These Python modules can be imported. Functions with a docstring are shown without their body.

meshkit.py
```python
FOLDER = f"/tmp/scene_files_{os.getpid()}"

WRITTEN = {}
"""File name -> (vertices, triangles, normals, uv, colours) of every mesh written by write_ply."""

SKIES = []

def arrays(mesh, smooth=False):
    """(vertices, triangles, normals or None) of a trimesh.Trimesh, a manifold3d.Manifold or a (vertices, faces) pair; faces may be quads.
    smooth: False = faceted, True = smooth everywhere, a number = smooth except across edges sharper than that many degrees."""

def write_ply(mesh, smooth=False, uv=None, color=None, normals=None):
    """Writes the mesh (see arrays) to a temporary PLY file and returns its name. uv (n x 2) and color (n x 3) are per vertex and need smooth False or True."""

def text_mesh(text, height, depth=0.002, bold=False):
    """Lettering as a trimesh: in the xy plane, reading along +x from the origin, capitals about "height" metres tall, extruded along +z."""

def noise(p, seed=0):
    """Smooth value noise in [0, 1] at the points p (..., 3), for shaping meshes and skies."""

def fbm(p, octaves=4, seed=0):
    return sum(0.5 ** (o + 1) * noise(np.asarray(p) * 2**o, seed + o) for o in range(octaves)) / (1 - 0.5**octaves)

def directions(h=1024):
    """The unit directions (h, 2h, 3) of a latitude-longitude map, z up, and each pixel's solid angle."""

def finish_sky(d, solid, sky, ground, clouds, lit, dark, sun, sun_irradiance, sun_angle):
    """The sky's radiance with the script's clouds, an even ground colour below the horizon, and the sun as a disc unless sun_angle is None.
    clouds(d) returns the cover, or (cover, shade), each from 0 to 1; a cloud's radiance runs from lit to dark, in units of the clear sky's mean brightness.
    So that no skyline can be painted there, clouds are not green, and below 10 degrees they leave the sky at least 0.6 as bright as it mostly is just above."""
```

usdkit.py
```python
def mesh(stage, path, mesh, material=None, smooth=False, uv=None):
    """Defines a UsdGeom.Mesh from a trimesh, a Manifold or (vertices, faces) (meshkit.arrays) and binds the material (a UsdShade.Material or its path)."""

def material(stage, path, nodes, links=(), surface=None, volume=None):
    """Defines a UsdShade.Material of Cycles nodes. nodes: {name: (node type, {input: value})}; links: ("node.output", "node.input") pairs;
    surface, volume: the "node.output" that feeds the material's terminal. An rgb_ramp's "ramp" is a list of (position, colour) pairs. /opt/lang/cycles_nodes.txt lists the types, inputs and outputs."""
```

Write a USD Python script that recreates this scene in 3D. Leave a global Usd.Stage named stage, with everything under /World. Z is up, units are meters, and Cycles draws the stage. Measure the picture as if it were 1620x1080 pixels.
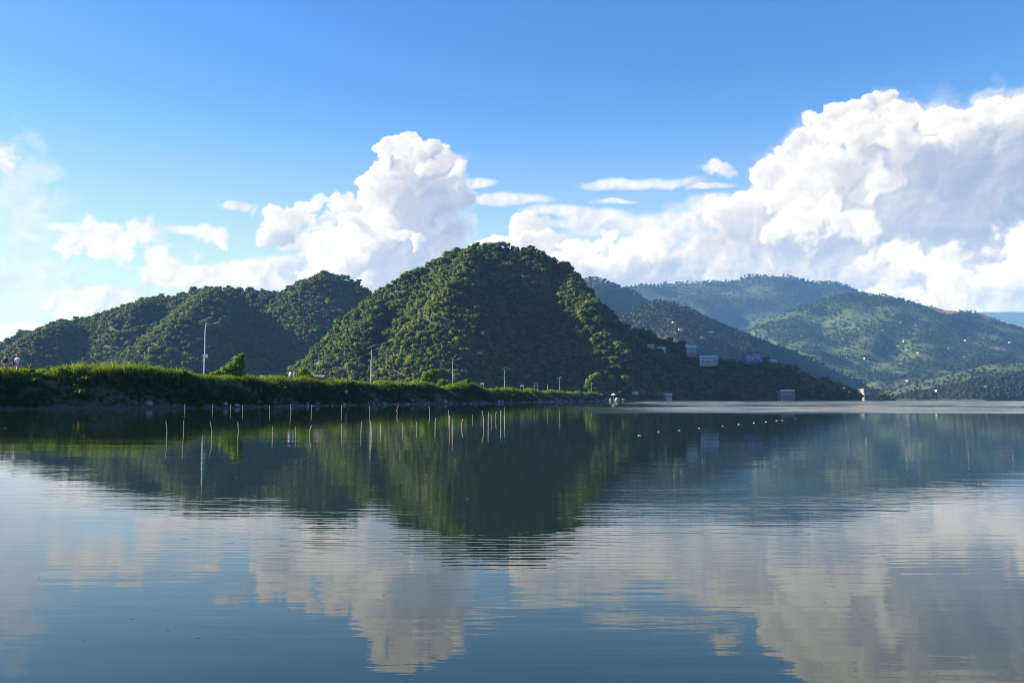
import math
import numpy as np
import trimesh
import manifold3d as m3
import meshkit, usdkit
from pxr import Usd, UsdGeom, UsdLux, UsdShade, Gf, Sdf, Vt

stage = Usd.Stage.CreateInMemory()
UsdGeom.SetStageUpAxis(stage, "Z")
UsdGeom.Xform.Define(stage, "/World")
UsdGeom.Scope.Define(stage, "/World/Looks")
L = "/World/Looks/"

# ---------------------------------------------------------------- camera
F_PX, PITCH, ROLL = 1403.0, math.radians(3.71), math.radians(0.10)
EYE = np.array([0.0, 0.0, 1.0])
_F = np.array([0, math.cos(PITCH), math.sin(PITCH)])
_U0 = np.array([0, -math.sin(PITCH), math.cos(PITCH)])
_R0 = np.array([1.0, 0, 0])
_R = _R0 * math.cos(ROLL) + _U0 * math.sin(ROLL)
_U = _U0 * math.cos(ROLL) - _R0 * math.sin(ROLL)
cam = UsdGeom.Camera.Define(stage, "/World/camera")
cam.CreateHorizontalApertureAttr(36.0)
cam.CreateVerticalApertureAttr(24.0)
cam.CreateFocalLengthAttr(F_PX / 1620 * 36.0)
cam.CreateClippingRangeAttr(Gf.Vec2f(0.1, 60000))
cam.AddTransformOp().Set(Gf.Matrix4d(*_R, 0, *_U, 0, *(-_F), 0, *EYE, 1))
cam.CreateExposureAttr(EXPOSURE := 1.95)


def ray(px, py):
    d = _R * (px - 810) / F_PX + _U * (540 - py) / F_PX + _F
    return d / np.linalg.norm(d)


def at(px, py, depth):
    """The place at that distance ahead on the line of sight through a point of the photograph."""
    d = ray(px, py)
    return EYE + d * depth / d[1]


# ---------------------------------------------------------------- sun and sky
SUN_AZ, SUN_EL = math.radians(-80.0), math.radians(25.0)
SUN = np.array([math.sin(SUN_AZ) * math.cos(SUN_EL), math.cos(SUN_AZ) * math.cos(SUN_EL), math.sin(SUN_EL)])
SKY_STRENGTH = 0.054

# Each cumulus tower is a heap of billows, given by the direction of its middle, its half widths, and how sunlit it is:
# (px, py, half width, half height, base shade, sun contrast, edge softness, opacity)
BODY, LIT, SOFT = (0.38, 0.14, 0.5, 1.0), (0.74, 0.34, 0.22, 1.0), (0.7, 0.05, 0.9, 0.6)
BILLOWS = []


def heap(kind, *spots, **k):
    b, c, s, o = kind
    b, c, s, o = k.get("b", b), k.get("c", c), k.get("s", s), k.get("o", o)
    for x, y, rx, ry in spots:
        BILLOWS.append((x, y, rx, ry, b, c, s, o))


STREAK = (0.9, 0.05, 0.9, 0.85)
# thin streaks and scraps
heap(STREAK, (1000, 362, 130, 15), (1085, 374, 120, 17), (905, 353, 70, 9), (1120, 296, 50, 6), (975, 318, 40, 5), b=0.86, o=0.75)
heap(STREAK, (750, 290, 44, 9), (800, 316, 95, 11), (1015, 290, 115, 11), (885, 333, 70, 11), (950, 342, 75, 14), (1010, 350, 80, 18), (1140, 269, 26, 16),
     (1180, 322, 150, 20), (1100, 346, 150, 22), (372, 324, 38, 9), (410, 326, 13, 18), (430, 405, 14, 9), (295, 363, 40, 9))
# hazy veil at the left edge, towards the sun
heap(SOFT, (-10, 420, 170, 170), (20, 330, 90, 140), o=0.45)
heap(LIT, (-5, 245, 48, 36), b=0.85, s=0.5, o=0.9)
heap(STREAK, (10, 362, 22, 16), (110, 360, 55, 10), (60, 335, 18, 8), b=0.9, o=0.7)
# low bank at the left
heap((0.85, 0.1, 0.6, 0.95), (195, 378, 85, 36), (130, 388, 60, 22), (225, 405, 80, 38), (320, 440, 110, 26), (165, 488, 110, 34), (420, 432, 130, 30), (60, 530, 160, 22), (330, 366, 36, 22))
# tall tower behind the saddle
heap(BODY, (625, 275, 34, 40), (645, 290, 64, 60), (680, 300, 68, 80), (655, 380, 100, 80), (600, 430, 150, 70), (690, 420, 80, 70), (720, 300, 36, 50), b=0.52, c=0.12)
heap(BODY, (500, 380, 90, 55), (470, 350, 70, 34), b=0.72, c=0.1)
heap(LIT, (640, 238, 46, 32), (690, 246, 36, 28), (668, 232, 34, 22), (720, 262, 20, 16), (608, 262, 40, 42), (596, 300, 46, 50), (582, 335, 46, 40), (540, 330, 44, 28),
     (498, 338, 48, 32), (458, 350, 48, 34), (432, 366, 34, 24), (600, 360, 52, 44), (556, 372, 50, 36), (530, 405, 52, 44), (508, 432, 44, 44), (556, 430, 62, 44), (575, 395, 40, 34))
heap(BODY, (700, 335, 54, 70), (672, 345, 40, 46), b=0.36, c=0.12, o=0.9)
heap(BODY, (650, 410, 70, 50), (690, 400, 50, 60), b=0.42, c=0.1, o=0.85)
heap(LIT, (632, 360, 26, 14), (660, 380, 18, 24), (560, 450, 44, 40), (560, 400, 40, 36), (535, 425, 40, 40))
# bank behind the central hill
heap(LIT, (826, 362, 40, 26), (806, 380, 46, 30), (860, 384, 50, 30), (770, 395, 50, 24))
heap(BODY, (880, 410, 110, 50), (960, 420, 140, 50), b=0.66)
heap(LIT, (915, 388, 44, 26), (935, 405, 52, 40), (985, 400, 52, 40), (1020, 370, 30, 20), (1040, 392, 46, 34), (900, 420, 60, 34), (1090, 400, 60, 34), b=0.82)
heap(BODY, (1130, 410, 90, 50), (1180, 400, 80, 60), b=0.6)
heap(LIT, (1120, 390, 50, 28), (1060, 385, 40, 26), (1160, 375, 50, 30), b=0.72, s=0.5)
heap(BODY, (1050, 440, 170, 34), (960, 455, 120, 24), b=0.48, s=0.8)
# the great cloud at the right
heap(BODY, (1420, 340, 240, 180), (1580, 310, 170, 160), (1290, 390, 200, 110), (1450, 460, 330, 90), (1800, 330, 200, 170), b=0.56, c=0.2)
heap(LIT, (1395, 168, 42, 30), (1345, 178, 50, 36), (1440, 186, 44, 32), (1305, 205, 46, 38), (1290, 232, 48, 40), (1375, 215, 66, 44), (1255, 258, 50, 40), (1225, 285, 50, 38),
     (1200, 312, 56, 40), (1168, 335, 50, 32), (1320, 260, 64, 46), (1270, 310, 66, 50), (1430, 225, 44, 36), (1490, 190, 46, 34), (1530, 182, 40, 30), (1580, 176, 56, 34), (1630, 170, 50, 30), (1510, 220, 50, 34), (1740, 190, 80, 50))
heap(BODY, (1490, 310, 130, 90), (1570, 280, 110, 80), (1340, 400, 120, 70), (1230, 400, 100, 60), b=0.46, c=0.2, s=0.7)
heap(BODY, (1560, 330, 90, 70), (1500, 270, 70, 50), b=0.36, c=0.2, s=0.8)
heap(LIT, (1385, 310, 36, 44), (1360, 350, 44, 40), (1260, 360, 70, 40), (1310, 335, 52, 36), b=0.84, c=0.2, s=0.6)
heap(LIT, (1430, 408, 62, 44), (1395, 432, 54, 40), (1480, 415, 44, 36), (1590, 385, 56, 40), (1560, 450, 70, 40), (1620, 420, 60, 44), (1350, 455, 70, 34), (1480, 460, 80, 30), b=0.86, c=0.22, s=0.6)
heap(BODY, (1300, 440, 140, 40), (1540, 480, 200, 30), (1560, 505, 220, 30), (1180, 425, 110, 40), b=0.66, s=0.9, o=0.8)


def sky_material():
    n, l = {}, []

    def node(kind, _name, **inputs):
        links = {k: v for k, v in inputs.items() if isinstance(v, str) and "." in v}
        n[_name] = (kind, {k: v for k, v in inputs.items() if k not in links})
        l.extend((v, f"{_name}.{k}") for k, v in links.items())
        return _name

    node("texture_coordinate", "tc")
    node("separate_xyz", "xyz", vector="tc.generated")
    node("math", "az", math_type="arctan2", value1="xyz.x", value2="xyz.y")
    node("math", "el", math_type="arcsine", value1="xyz.z")
    node("combine_xyz", "p0", x="az.value", y="el.value", z=0.0)
    # the billows are crumpled by noise, and swell where the cells of a voronoi texture have their middles
    node("noise_texture", "warp", vector="p0.vector", scale=16.0, detail=6.0, roughness=0.62)
    node("vector_math", "warp0", math_type="subtract", vector1="warp.color", vector2=(0.5, 0.5, 0.5))
    node("vector_math", "warp1", math_type="multiply", vector1="warp0.vector", vector2=(0.075, 0.062, 0.0))
    node("vector_math", "p1", math_type="add", vector1="p0.vector", vector2="warp1.vector")
    node("vector_math", "warp2", math_type="multiply", vector1="warp0.vector", vector2=(0.05, 0.016, 0.0))
    node("vector_math", "p2", math_type="add", vector1="p0.vector", vector2="warp2.vector")
    node("separate_xyz", "p2s", vector="p2.vector")
    node("math", "hz2", math_type="multiply_add", value1="warp.fac", value2=-1.1, value3=0.58)
    node("vector_math", "warp3", math_type="multiply", vector1="warp0.vector", vector2=(0.045, 0.040, 0.0))
    node("vector_math", "p3", math_type="add", vector1="p0.vector", vector2="warp3.vector")
    node("separate_xyz", "p3s", vector="p3.vector")
    node("combine_xyz", "pb", x="p3s.x", y="p3s.y", z="hz3.value")
    node("combine_xyz", "pp", x="p2s.x", y="p2s.y", z="hz2.value")

    def cells(tag, shift):
        node("vector_math", f"pv{tag}", math_type="add", vector1="p1.vector", vector2=shift)
        node("voronoi_texture", f"va{tag}", dimensions="2D", feature="f1", vector=f"pv{tag}.vector", scale=30.0, detail=1.6, roughness=0.5)
        node("noise_texture", f"na{tag}", vector=f"pv{tag}.vector", scale=45.0, detail=3.0, roughness=0.6)
        node("math", f"h{tag}", math_type="multiply_add", value1=f"na{tag}.fac", value2=-0.8, value3=f"va{tag}.distance")
        return f"h{tag}.value"

    here, there = cells("a", (0, 0, 0)), cells("b", (-0.0045, 0.0035, 0.0))
    node("math", "crease", math_type="subtract", value1=there, value2=here)
    node("math", "hz", math_type="multiply_add", value1=here, value2=0.42, value3=0.03)
    node("math", "hz3", math_type="multiply_add", value1=here, value2=0.16, value3=-0.02)
    node("separate_xyz", "p1s", vector="p1.vector")
    node("combine_xyz", "p", x="p1s.x", y="p1s.y", z="hz.value")
    lx, ly = -0.8, 0.6
    node("sky_texture", "sky0", sky_type="single_scattering", sun_disc=False, sun_elevation=SUN_EL, sun_rotation=SUN_AZ, altitude=ALT, air_density=AIR, aerosol_density=DUST, ozone_density=OZONE)
    node("hsv", "sky1", hue=SKY_HUE, saturation=SKY_SAT, value=1.0, fac=1.0, color="sky0.color")
    node("map_range", "lowair", range_type="smoothstep", value="el.value", from_min=0.0, from_max=0.34, to_min=0.95, to_max=0.0, clamp=True)
    node("mix_color", "sky", blend_type="mix", use_clamp=False, fac="lowair.result", a="sky1.color", b=(2.9, 3.45, 4.4))

    def sector(tag, a0, a1):
        """The clouds between two directions, as a background."""
        shade, cover, place = None, None, "p.vector"
        for i, (x, y, rx, ry, b, c, s, o) in enumerate(BILLOWS):
            d = ray(x, y)
            a, e = math.atan2(d[0], d[1]), math.asin(d[2])
            if a + 1.5 * rx / F_PX + 0.03 < a0 or a - 1.5 * rx / F_PX - 0.03 > a1:
                continue
            i = f"{tag}{i}"
            if shade and int(i[1:]) % 10 == 9:  # a link to what came before, so that the renderer works through the billows in turn
                node("vector_math", f"p{i}", math_type="scale", vector1="p.vector", scale=f"t{i}.value")
                node("math", f"t{i}", math_type="multiply_add", value1=shade, value2=1e-7, value3=1.0)
                place = f"p{i}.vector"
            sx, sy = F_PX / rx, F_PX / ry
            thin = ry * 3 < rx
            node("mapping", f"q{i}", mapping_type="point", vector="pp.vector" if thin else "pb.vector" if b < 0.7 and rx > 60 else place, rotation=(0, 0, 0), scale=(sx, sy, 1.0), location=(-a * sx, -e * sy, 1.0))
            node("vector_math", f"d{i}", math_type="length", vector1=f"q{i}.vector")
            node("map_range", f"a{i}", range_type="smoothstep", value=f"d{i}.value", from_min=1.46, from_max=1.46 - 0.42 * s, to_min=0.0, to_max=o, clamp=True)
            node("vector_math", f"s{i}", math_type="dot_product", vector1=f"q{i}.vector", vector2=(lx * c, ly * c, b))
            if shade is None:
                shade, cover = f"s{i}.value", f"a{i}.result"
            else:
                node("mix_float", f"m{i}", fac=f"a{i}.result", a=shade, b=f"s{i}.value")
                node("math", f"c{i}", math_type="maximum", value1=cover, value2=f"a{i}.result")
                shade, cover = f"m{i}.result", f"c{i}.value"
        node("math", f"crease{tag}", math_type="multiply_add", value1="crease.value", value2=CREASE, value3=shade)
        node("rgb_ramp", f"tone{tag}", fac=f"crease{tag}.value", ramp=TONES)
        node("vector_math", f"gain{tag}", math_type="scale", vector1=f"tone{tag}.color", scale=CLOUD_GAIN)
        node("mix_color", f"mixed{tag}", blend_type="mix", use_clamp=False, fac=cover, a="sky.result", b=f"gain{tag}.vector")
        node("background_shader", f"out{tag}", color=f"mixed{tag}.result", strength=SKY_STRENGTH)
        return f"out{tag}.background"

    edges = [-0.64, -0.36, -0.20, -0.06, 0.10, 0.26, 0.40, 0.62]
    chain = sector("a", edges[0], edges[1])
    for tag, a0, a1 in zip("bcdefg", edges[1:], edges[2:]):
        node("math", f"past{tag}", math_type="greater_than", value1="az.value", value2=a0)
        node("mix_closure", f"pick{tag}", fac=f"past{tag}.value", closure1=chain, closure2=sector(tag, a0, a1))
        chain = f"pick{tag}.closure"
    node("math", "low", math_type="less_than", value1="el.value", value2=0.42)
    node("math", "azabs", math_type="absolute", value1="az.value")
    node("math", "ahead", math_type="less_than", value1="azabs.value", value2=0.64)
    node("math", "above", math_type="greater_than", value1="el.value", value2=-0.02)
    node("math", "both", math_type="multiply", value1="low.value", value2="ahead.value")
    node("math", "cloudy", math_type="multiply", value1="both.value", value2="above.value")
    node("background_shader", "clear", color="sky.result", strength=SKY_STRENGTH)
    node("mix_closure", "out", fac="cloudy.value", closure1="clear.background", closure2=chain)
    return usdkit.material(stage, L + "sky_material", n, l, surface="out.closure")


TONES = [(0.0, (0.32, 0.40, 0.58)), (0.30, (0.42, 0.48, 0.63)), (0.55, (0.58, 0.62, 0.71)), (0.75, (0.84, 0.83, 0.83)), (1.0, (1.16, 1.12, 1.04))]
HAZE_COLOR, HAZE_DENSITY = (0.17, 0.42, 1.0), 0.000072
CREASE, ALT, OZONE, SKY_HUE, SKY_SAT = 0.42, 600.0, 1.5, 0.512, 1.42
CLOUD_GAIN, AIR, DUST = 4.2, 1.0, 0.45
dome = UsdLux.DomeLight.Define(stage, "/World/sky")
UsdShade.MaterialBindingAPI.Apply(dome.GetPrim()).Bind(sky_material())
dome.GetPrim().SetCustomDataByKey("kind", "structure")
dome.GetPrim().SetCustomDataByKey("label", "blue evening sky with towering white cumulus clouds")
sun = UsdLux.DistantLight.Define(stage, "/World/sun")
sun.CreateIntensityAttr(1.25)
sun.CreateAngleAttr(0.5)
sun.CreateNormalizeAttr(True)
sun.CreateColorAttr(Gf.Vec3f(1.0, 0.86, 0.66))
_x = np.cross([0, 0, 1.0], SUN)
_x /= np.linalg.norm(_x)
_y = np.cross(SUN, _x)
sun.AddTransformOp().Set(Gf.Matrix4d(*_x, 0, *_y, 0, *SUN, 0, 0, 0, 0, 1))

# ---------------------------------------------------------------- helpers
USED = {}
CLASSES = "/World/Prototypes"
stage.CreateClassPrim(CLASSES)


def numbered(parent, name):
    n = USED.get((parent, name), 0)
    USED[(parent, name)] = n + 1
    return f"{parent}/{name}" + (f"_{n:03d}" if n else "")


def tag(prim, label=None, category=None, group=None, kind=None):
    prim = prim.GetPrim() if hasattr(prim, "GetPrim") else prim
    for k, v in (("label", label), ("category", category), ("group", group), ("kind", kind)):
        if v:
            prim.SetCustomDataByKey(k, v)
    return prim


def thing(name, label=None, category=None, loc=(0, 0, 0), rot=0.0, scale=1.0, group=None, parent="/World"):
    x = UsdGeom.Xform.Define(stage, numbered(parent, name))
    x.AddTranslateOp().Set(Gf.Vec3d(*map(float, loc)))
    x.AddRotateZOp().Set(float(rot))
    if scale != 1.0:
        x.AddScaleOp().Set(Gf.Vec3f(scale, scale, scale))
    tag(x, label, category, group)
    return x.GetPrim()


def obj(name, mesh, material, parent="/World", smooth=False, label=None, kind=None, color=None):
    parent = parent if isinstance(parent, str) else str(parent.GetPath())
    normals = mesh[2] if isinstance(mesh, tuple) and len(mesh) == 3 else None
    m = usdkit.mesh(stage, numbered(parent, name), mesh[:2] if normals is not None else mesh, material, smooth)
    if normals is not None:
        m.CreateNormalsAttr(Vt.Vec3fArray.FromNumpy(np.asarray(normals, np.float32)))
        m.SetNormalsInterpolation("vertex")
    if color is not None:
        UsdGeom.PrimvarsAPI(m).CreatePrimvar("cover", Sdf.ValueTypeNames.Color3fArray, "vertex").Set(Vt.Vec3fArray.FromNumpy(np.asarray(color, np.float32)))
    tag(m, label, kind=kind)
    return m.GetPrim()


def prototype(name):
    return UsdGeom.Xform.Define(stage, numbered(CLASSES, name)).GetPrim()


def copy_of(proto, name, label, category, loc, rot=0.0, scale=1.0, group=None):
    x = thing(name, label, category, loc, rot, scale, group)
    x.GetReferences().AddInternalReference(proto.GetPath())
    x.SetInstanceable(True)
    return x


def scatter(name, protos, points, scales, rng, label, parent="/World", tilt=0.0, squash=None):
    """Past counting: one instancer."""
    pi = UsdGeom.PointInstancer.Define(stage, numbered(parent, name))
    holder = str(pi.GetPath())
    for k, (build, args) in enumerate(protos):
        h = UsdGeom.Xform.Define(stage, f"{holder}/kind_{k:03d}" if k else f"{holder}/kind")
        build(h.GetPrim(), *args)
        pi.CreatePrototypesRel().AddTarget(h.GetPath())
    n = len(points)
    pi.CreatePositionsAttr(Vt.Vec3fArray.FromNumpy(np.asarray(points, np.float32)))
    pi.CreateProtoIndicesAttr(Vt.IntArray.FromNumpy(rng.integers(0, len(protos), n).astype(np.int32)))
    a = rng.uniform(0, np.pi, n)
    q = np.stack([np.cos(a), rng.normal(0, tilt, n), rng.normal(0, tilt, n), np.sin(a)], 1)
    q /= np.linalg.norm(q, axis=1, keepdims=True)
    pi.CreateOrientationsAttr(Vt.QuathArray([Gf.Quath(*map(float, x)) for x in q]))
    s = np.asarray(scales, np.float32)
    s = np.repeat(s[:, None], 3, 1) if s.ndim == 1 else s
    pi.CreateScalesAttr(Vt.Vec3fArray.FromNumpy(s))
    tag(pi, label, kind="stuff")
    return pi


def box(x0, y0, z0, x1, y1, z1):
    return trimesh.creation.box(bounds=[[x0, y0, z0], [x1, y1, z1]])


def bar(a, b, r0, r1=None, sides=8, bend=None):
    """A tapered rod from a to b, closed, through an optional middle point."""
    a, b = np.asarray(a, float), np.asarray(b, float)
    pts = np.array([a, b] if bend is None else [a, np.asarray(bend, float), b])
    r1 = r0 if r1 is None else r1
    rad = np.linspace(r0, r1, len(pts))
    t = np.gradient(pts, axis=0)
    t /= np.linalg.norm(t, axis=1, keepdims=True)
    u = np.cross(t, [0, 0, 1.0] if abs(t[0, 2]) < 0.9 else [1.0, 0, 0])
    u /= np.linalg.norm(u, axis=1, keepdims=True)
    w = np.cross(t, u)
    ang = np.arange(sides) * 2 * np.pi / sides
    v = (pts[:, None] + rad[:, None, None] * (np.cos(ang)[None, :, None] * u[:, None] + np.sin(ang)[None, :, None] * w[:, None])).reshape(-1, 3)
    f, n = [], len(pts)
    for i in range(n - 1):
        for j in range(sides):
            p, q = i * sides + j, i * sides + (j + 1) % sides
            f += [[p, q, q + sides], [p, q + sides, p + sides]]
    v = np.vstack([v, pts[0], pts[-1]])
    for j in range(sides):
        f += [[(j + 1) % sides, j, n * sides], [(n - 1) * sides + j, (n - 1) * sides + (j + 1) % sides, n * sides + 1]]
    return trimesh.Trimesh(v, f, process=False)


def join(*m):
    return trimesh.util.concatenate(list(m))


# ---------------------------------------------------------------- materials
def plain(name, color, rough=0.7, metal=0.0, vary=0.25, scale=3.0, coord="geometry.position"):
    c = np.asarray(color, float)
    n = {"g": ("geometry", {}), "n": ("noise_texture", {"scale": scale, "detail": 4.0}),
         "r": ("rgb_ramp", {"ramp": [(0.25, c * (1 - vary)), (0.75, np.minimum(c * (1 + vary), 1))]}),
         "p": ("principled_bsdf", {"roughness": rough, "metallic": metal})}
    return usdkit.material(stage, L + name, n, [("g.position", "n.vector"), ("n.fac", "r.fac"), ("r.color", "p.base_color")], surface="p.BSDF")


def leafy(name, stops, translucent=0.25, tint=(1.25, 1.2, 0.55), island=0.35, rough=0.75, spec=0.12, local=0.0):
    """Leaves: the colour differs from one plant to the next and from one clump to the next."""
    n = {"o": ("object_info", {}), "g": ("geometry", {}), "w": ("white_noise_texture", {"dimensions": "3D"}),
         "a": ("math", {"math_type": "multiply_add", "value2": island}),
         "ns": ("noise_texture", {"scale": 0.03, "detail": 3.0}), "nb": ("math", {"math_type": "multiply_add", "value2": 0.9}),
         "b": ("math", {"math_type": "multiply_add", "value2": 0.8 * (1 - island), "value3": -0.30}),
         "r": ("rgb_ramp", {"ramp": stops}),
         "t": ("mix_color", {"blend_type": "multiply", "fac": 1.0, "b": tint, "use_clamp": False}),
         "p": ("principled_bsdf", {"roughness": rough, "specular_ior_level": spec}),
         "l": ("translucent_bsdf", {}), "m": ("mix_closure", {"fac": translucent})}
    k = [("o.location", "w.vector"), ("o.location", "ns.vector"), ("ns.fac", "nb.value1"), ("w.value", "nb.value3"), ("nb.value", "b.value1"), ("g.random_per_island", "a.value1"), ("b.value", "a.value3"), ("a.value", "r.fac"), ("r.color", "p.base_color"), ("r.color", "t.a"), ("t.result", "l.color"),
         ("p.BSDF", "m.closure1"), ("l.BSDF", "m.closure2")]
    return usdkit.material(stage, L + name, n, k, surface="m.closure")


M = {}
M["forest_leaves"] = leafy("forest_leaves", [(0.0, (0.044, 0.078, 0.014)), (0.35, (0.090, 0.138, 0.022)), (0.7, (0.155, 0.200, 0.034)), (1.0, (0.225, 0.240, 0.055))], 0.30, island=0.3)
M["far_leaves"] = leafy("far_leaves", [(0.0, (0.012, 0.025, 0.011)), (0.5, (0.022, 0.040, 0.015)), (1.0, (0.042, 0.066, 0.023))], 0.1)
M["bush_leaves"] = leafy("bush_leaves", [(0.0, (0.08, 0.17, 0.015)), (0.5, (0.13, 0.25, 0.022)), (1.0, (0.19, 0.31, 0.035))], 0.42, island=0.6, spec=0.25)
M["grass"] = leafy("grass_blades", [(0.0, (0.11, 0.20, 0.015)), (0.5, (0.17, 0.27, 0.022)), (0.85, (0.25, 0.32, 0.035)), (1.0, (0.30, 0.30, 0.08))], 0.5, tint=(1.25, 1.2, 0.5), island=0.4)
M["weeds"] = leafy("shade_toned_foliage", [(0.0, (0.036, 0.064, 0.010)), (0.5, (0.068, 0.110, 0.014)), (1.0, (0.125, 0.165, 0.028))], 0.3, island=0.5)  # darker copy of the grass colour, with the bank side's shade in it
M["bark"] = plain("bark", (0.10, 0.08, 0.06), 0.9)
M["steel"] = plain("galvanised_steel", (0.46, 0.48, 0.50), 0.45, 0.35, 0.1)
M["panel"] = plain("solar_cells", (0.30, 0.34, 0.42), 0.12, 0.0, 0.1)
M["white"] = plain("white_paint", (0.72, 0.73, 0.74), 0.5, 0, 0.1)
M["bamboo"] = plain("weathered_bamboo", (0.27, 0.25, 0.19), 0.7, 0, 0.3, 8.0)
M["rock"] = plain("grey_rock", (0.11, 0.11, 0.105), 0.85, 0, 0.4, 2.5)
M["pale_rock"] = plain("pale_rock", (0.22, 0.22, 0.21), 0.85, 0, 0.3, 2.5)
M["window"] = plain("dark_window_glass", (0.03, 0.035, 0.045), 0.08, 0, 0.1)
M["blue"] = plain("blue_wall_paint", (0.055, 0.07, 0.24), 0.7, 0, 0.15)
M["cream"] = plain("cream_wall_paint", (0.55, 0.52, 0.46), 0.8, 0, 0.15)
M["greywall"] = plain("grey_concrete", (0.32, 0.32, 0.32), 0.85, 0, 0.2)
M["darkwall"] = plain("weathered_wall", (0.13, 0.13, 0.14), 0.85, 0, 0.25)
M["brick"] = plain("brown_brick", (0.15, 0.09, 0.07), 0.85, 0, 0.2)
M["tin"] = plain("tin_roof", (0.42, 0.45, 0.50), 0.45, 0.3, 0.2)
M["rust"] = plain("rusty_roof", (0.30, 0.15, 0.10), 0.7, 0, 0.25)
M["darkroof"] = plain("dark_roof", (0.09, 0.085, 0.09), 0.7, 0, 0.2)
M["wood"] = plain("old_wood", (0.20, 0.14, 0.09), 0.8, 0, 0.3, 6.0)
M["skin"] = plain("skin", (0.36, 0.22, 0.15), 0.6, 0, 0.05)
M["black_cloth"] = plain("black_cloth", (0.018, 0.018, 0.022), 0.9)
M["white_cloth"] = plain("white_cloth", (0.66, 0.64, 0.66), 0.9, 0, 0.08)
M["pink_cloth"] = plain("pink_cloth", (0.55, 0.26, 0.30), 0.9, 0, 0.1)
M["blue_cloth"] = plain("blue_cloth", (0.07, 0.08, 0.24), 0.9, 0, 0.15)
M["pale_blue_cloth"] = plain("pale_blue_cloth", (0.42, 0.46, 0.62), 0.9, 0, 0.1)
M["grey_cloth"] = plain("grey_cloth", (0.14, 0.14, 0.16), 0.9, 0, 0.1)
M["hair"] = plain("black_hair", (0.012, 0.010, 0.009), 0.5, 0, 0.1)
M["foam"] = plain("white_foam_plastic", (0.32, 0.32, 0.31), 0.6, 0, 0.05)
M["dead_leaf"] = plain("dead_leaf", (0.30, 0.27, 0.17), 0.7, 0, 0.3, 20.0)
M["dark_leaf"] = plain("wet_dark_leaf", (0.05, 0.055, 0.03), 0.4, 0, 0.3, 20.0)

# forest floor; patchwork of the far hillsides (land cover comes with the mesh)
M["floor"] = plain("forest_floor", (0.020, 0.030, 0.010), 0.95, 0, 0.35, 0.08)
M["patchwork"] = usdkit.material(stage, L + "hillside_patchwork", {
    "c": ("attribute", {"attribute": "cover"}), "g": ("geometry", {}),
    "n": ("noise_texture", {"scale": 0.035, "detail": 6.0, "roughness": 0.65}),
    "k": ("map_range", {"from_min": 0.3, "from_max": 0.7, "to_min": 0.55, "to_max": 1.45, "clamp": True}),
    "v": ("vector_math", {"math_type": "scale"}),
    "p": ("principled_bsdf", {"roughness": 0.95, "specular_ior_level": 0.1})},
    [("g.position", "n.vector"), ("n.fac", "k.value"), ("c.color", "v.vector1"), ("k.result", "v.scale"), ("v.vector", "p.base_color")], surface="p.BSDF")
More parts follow.
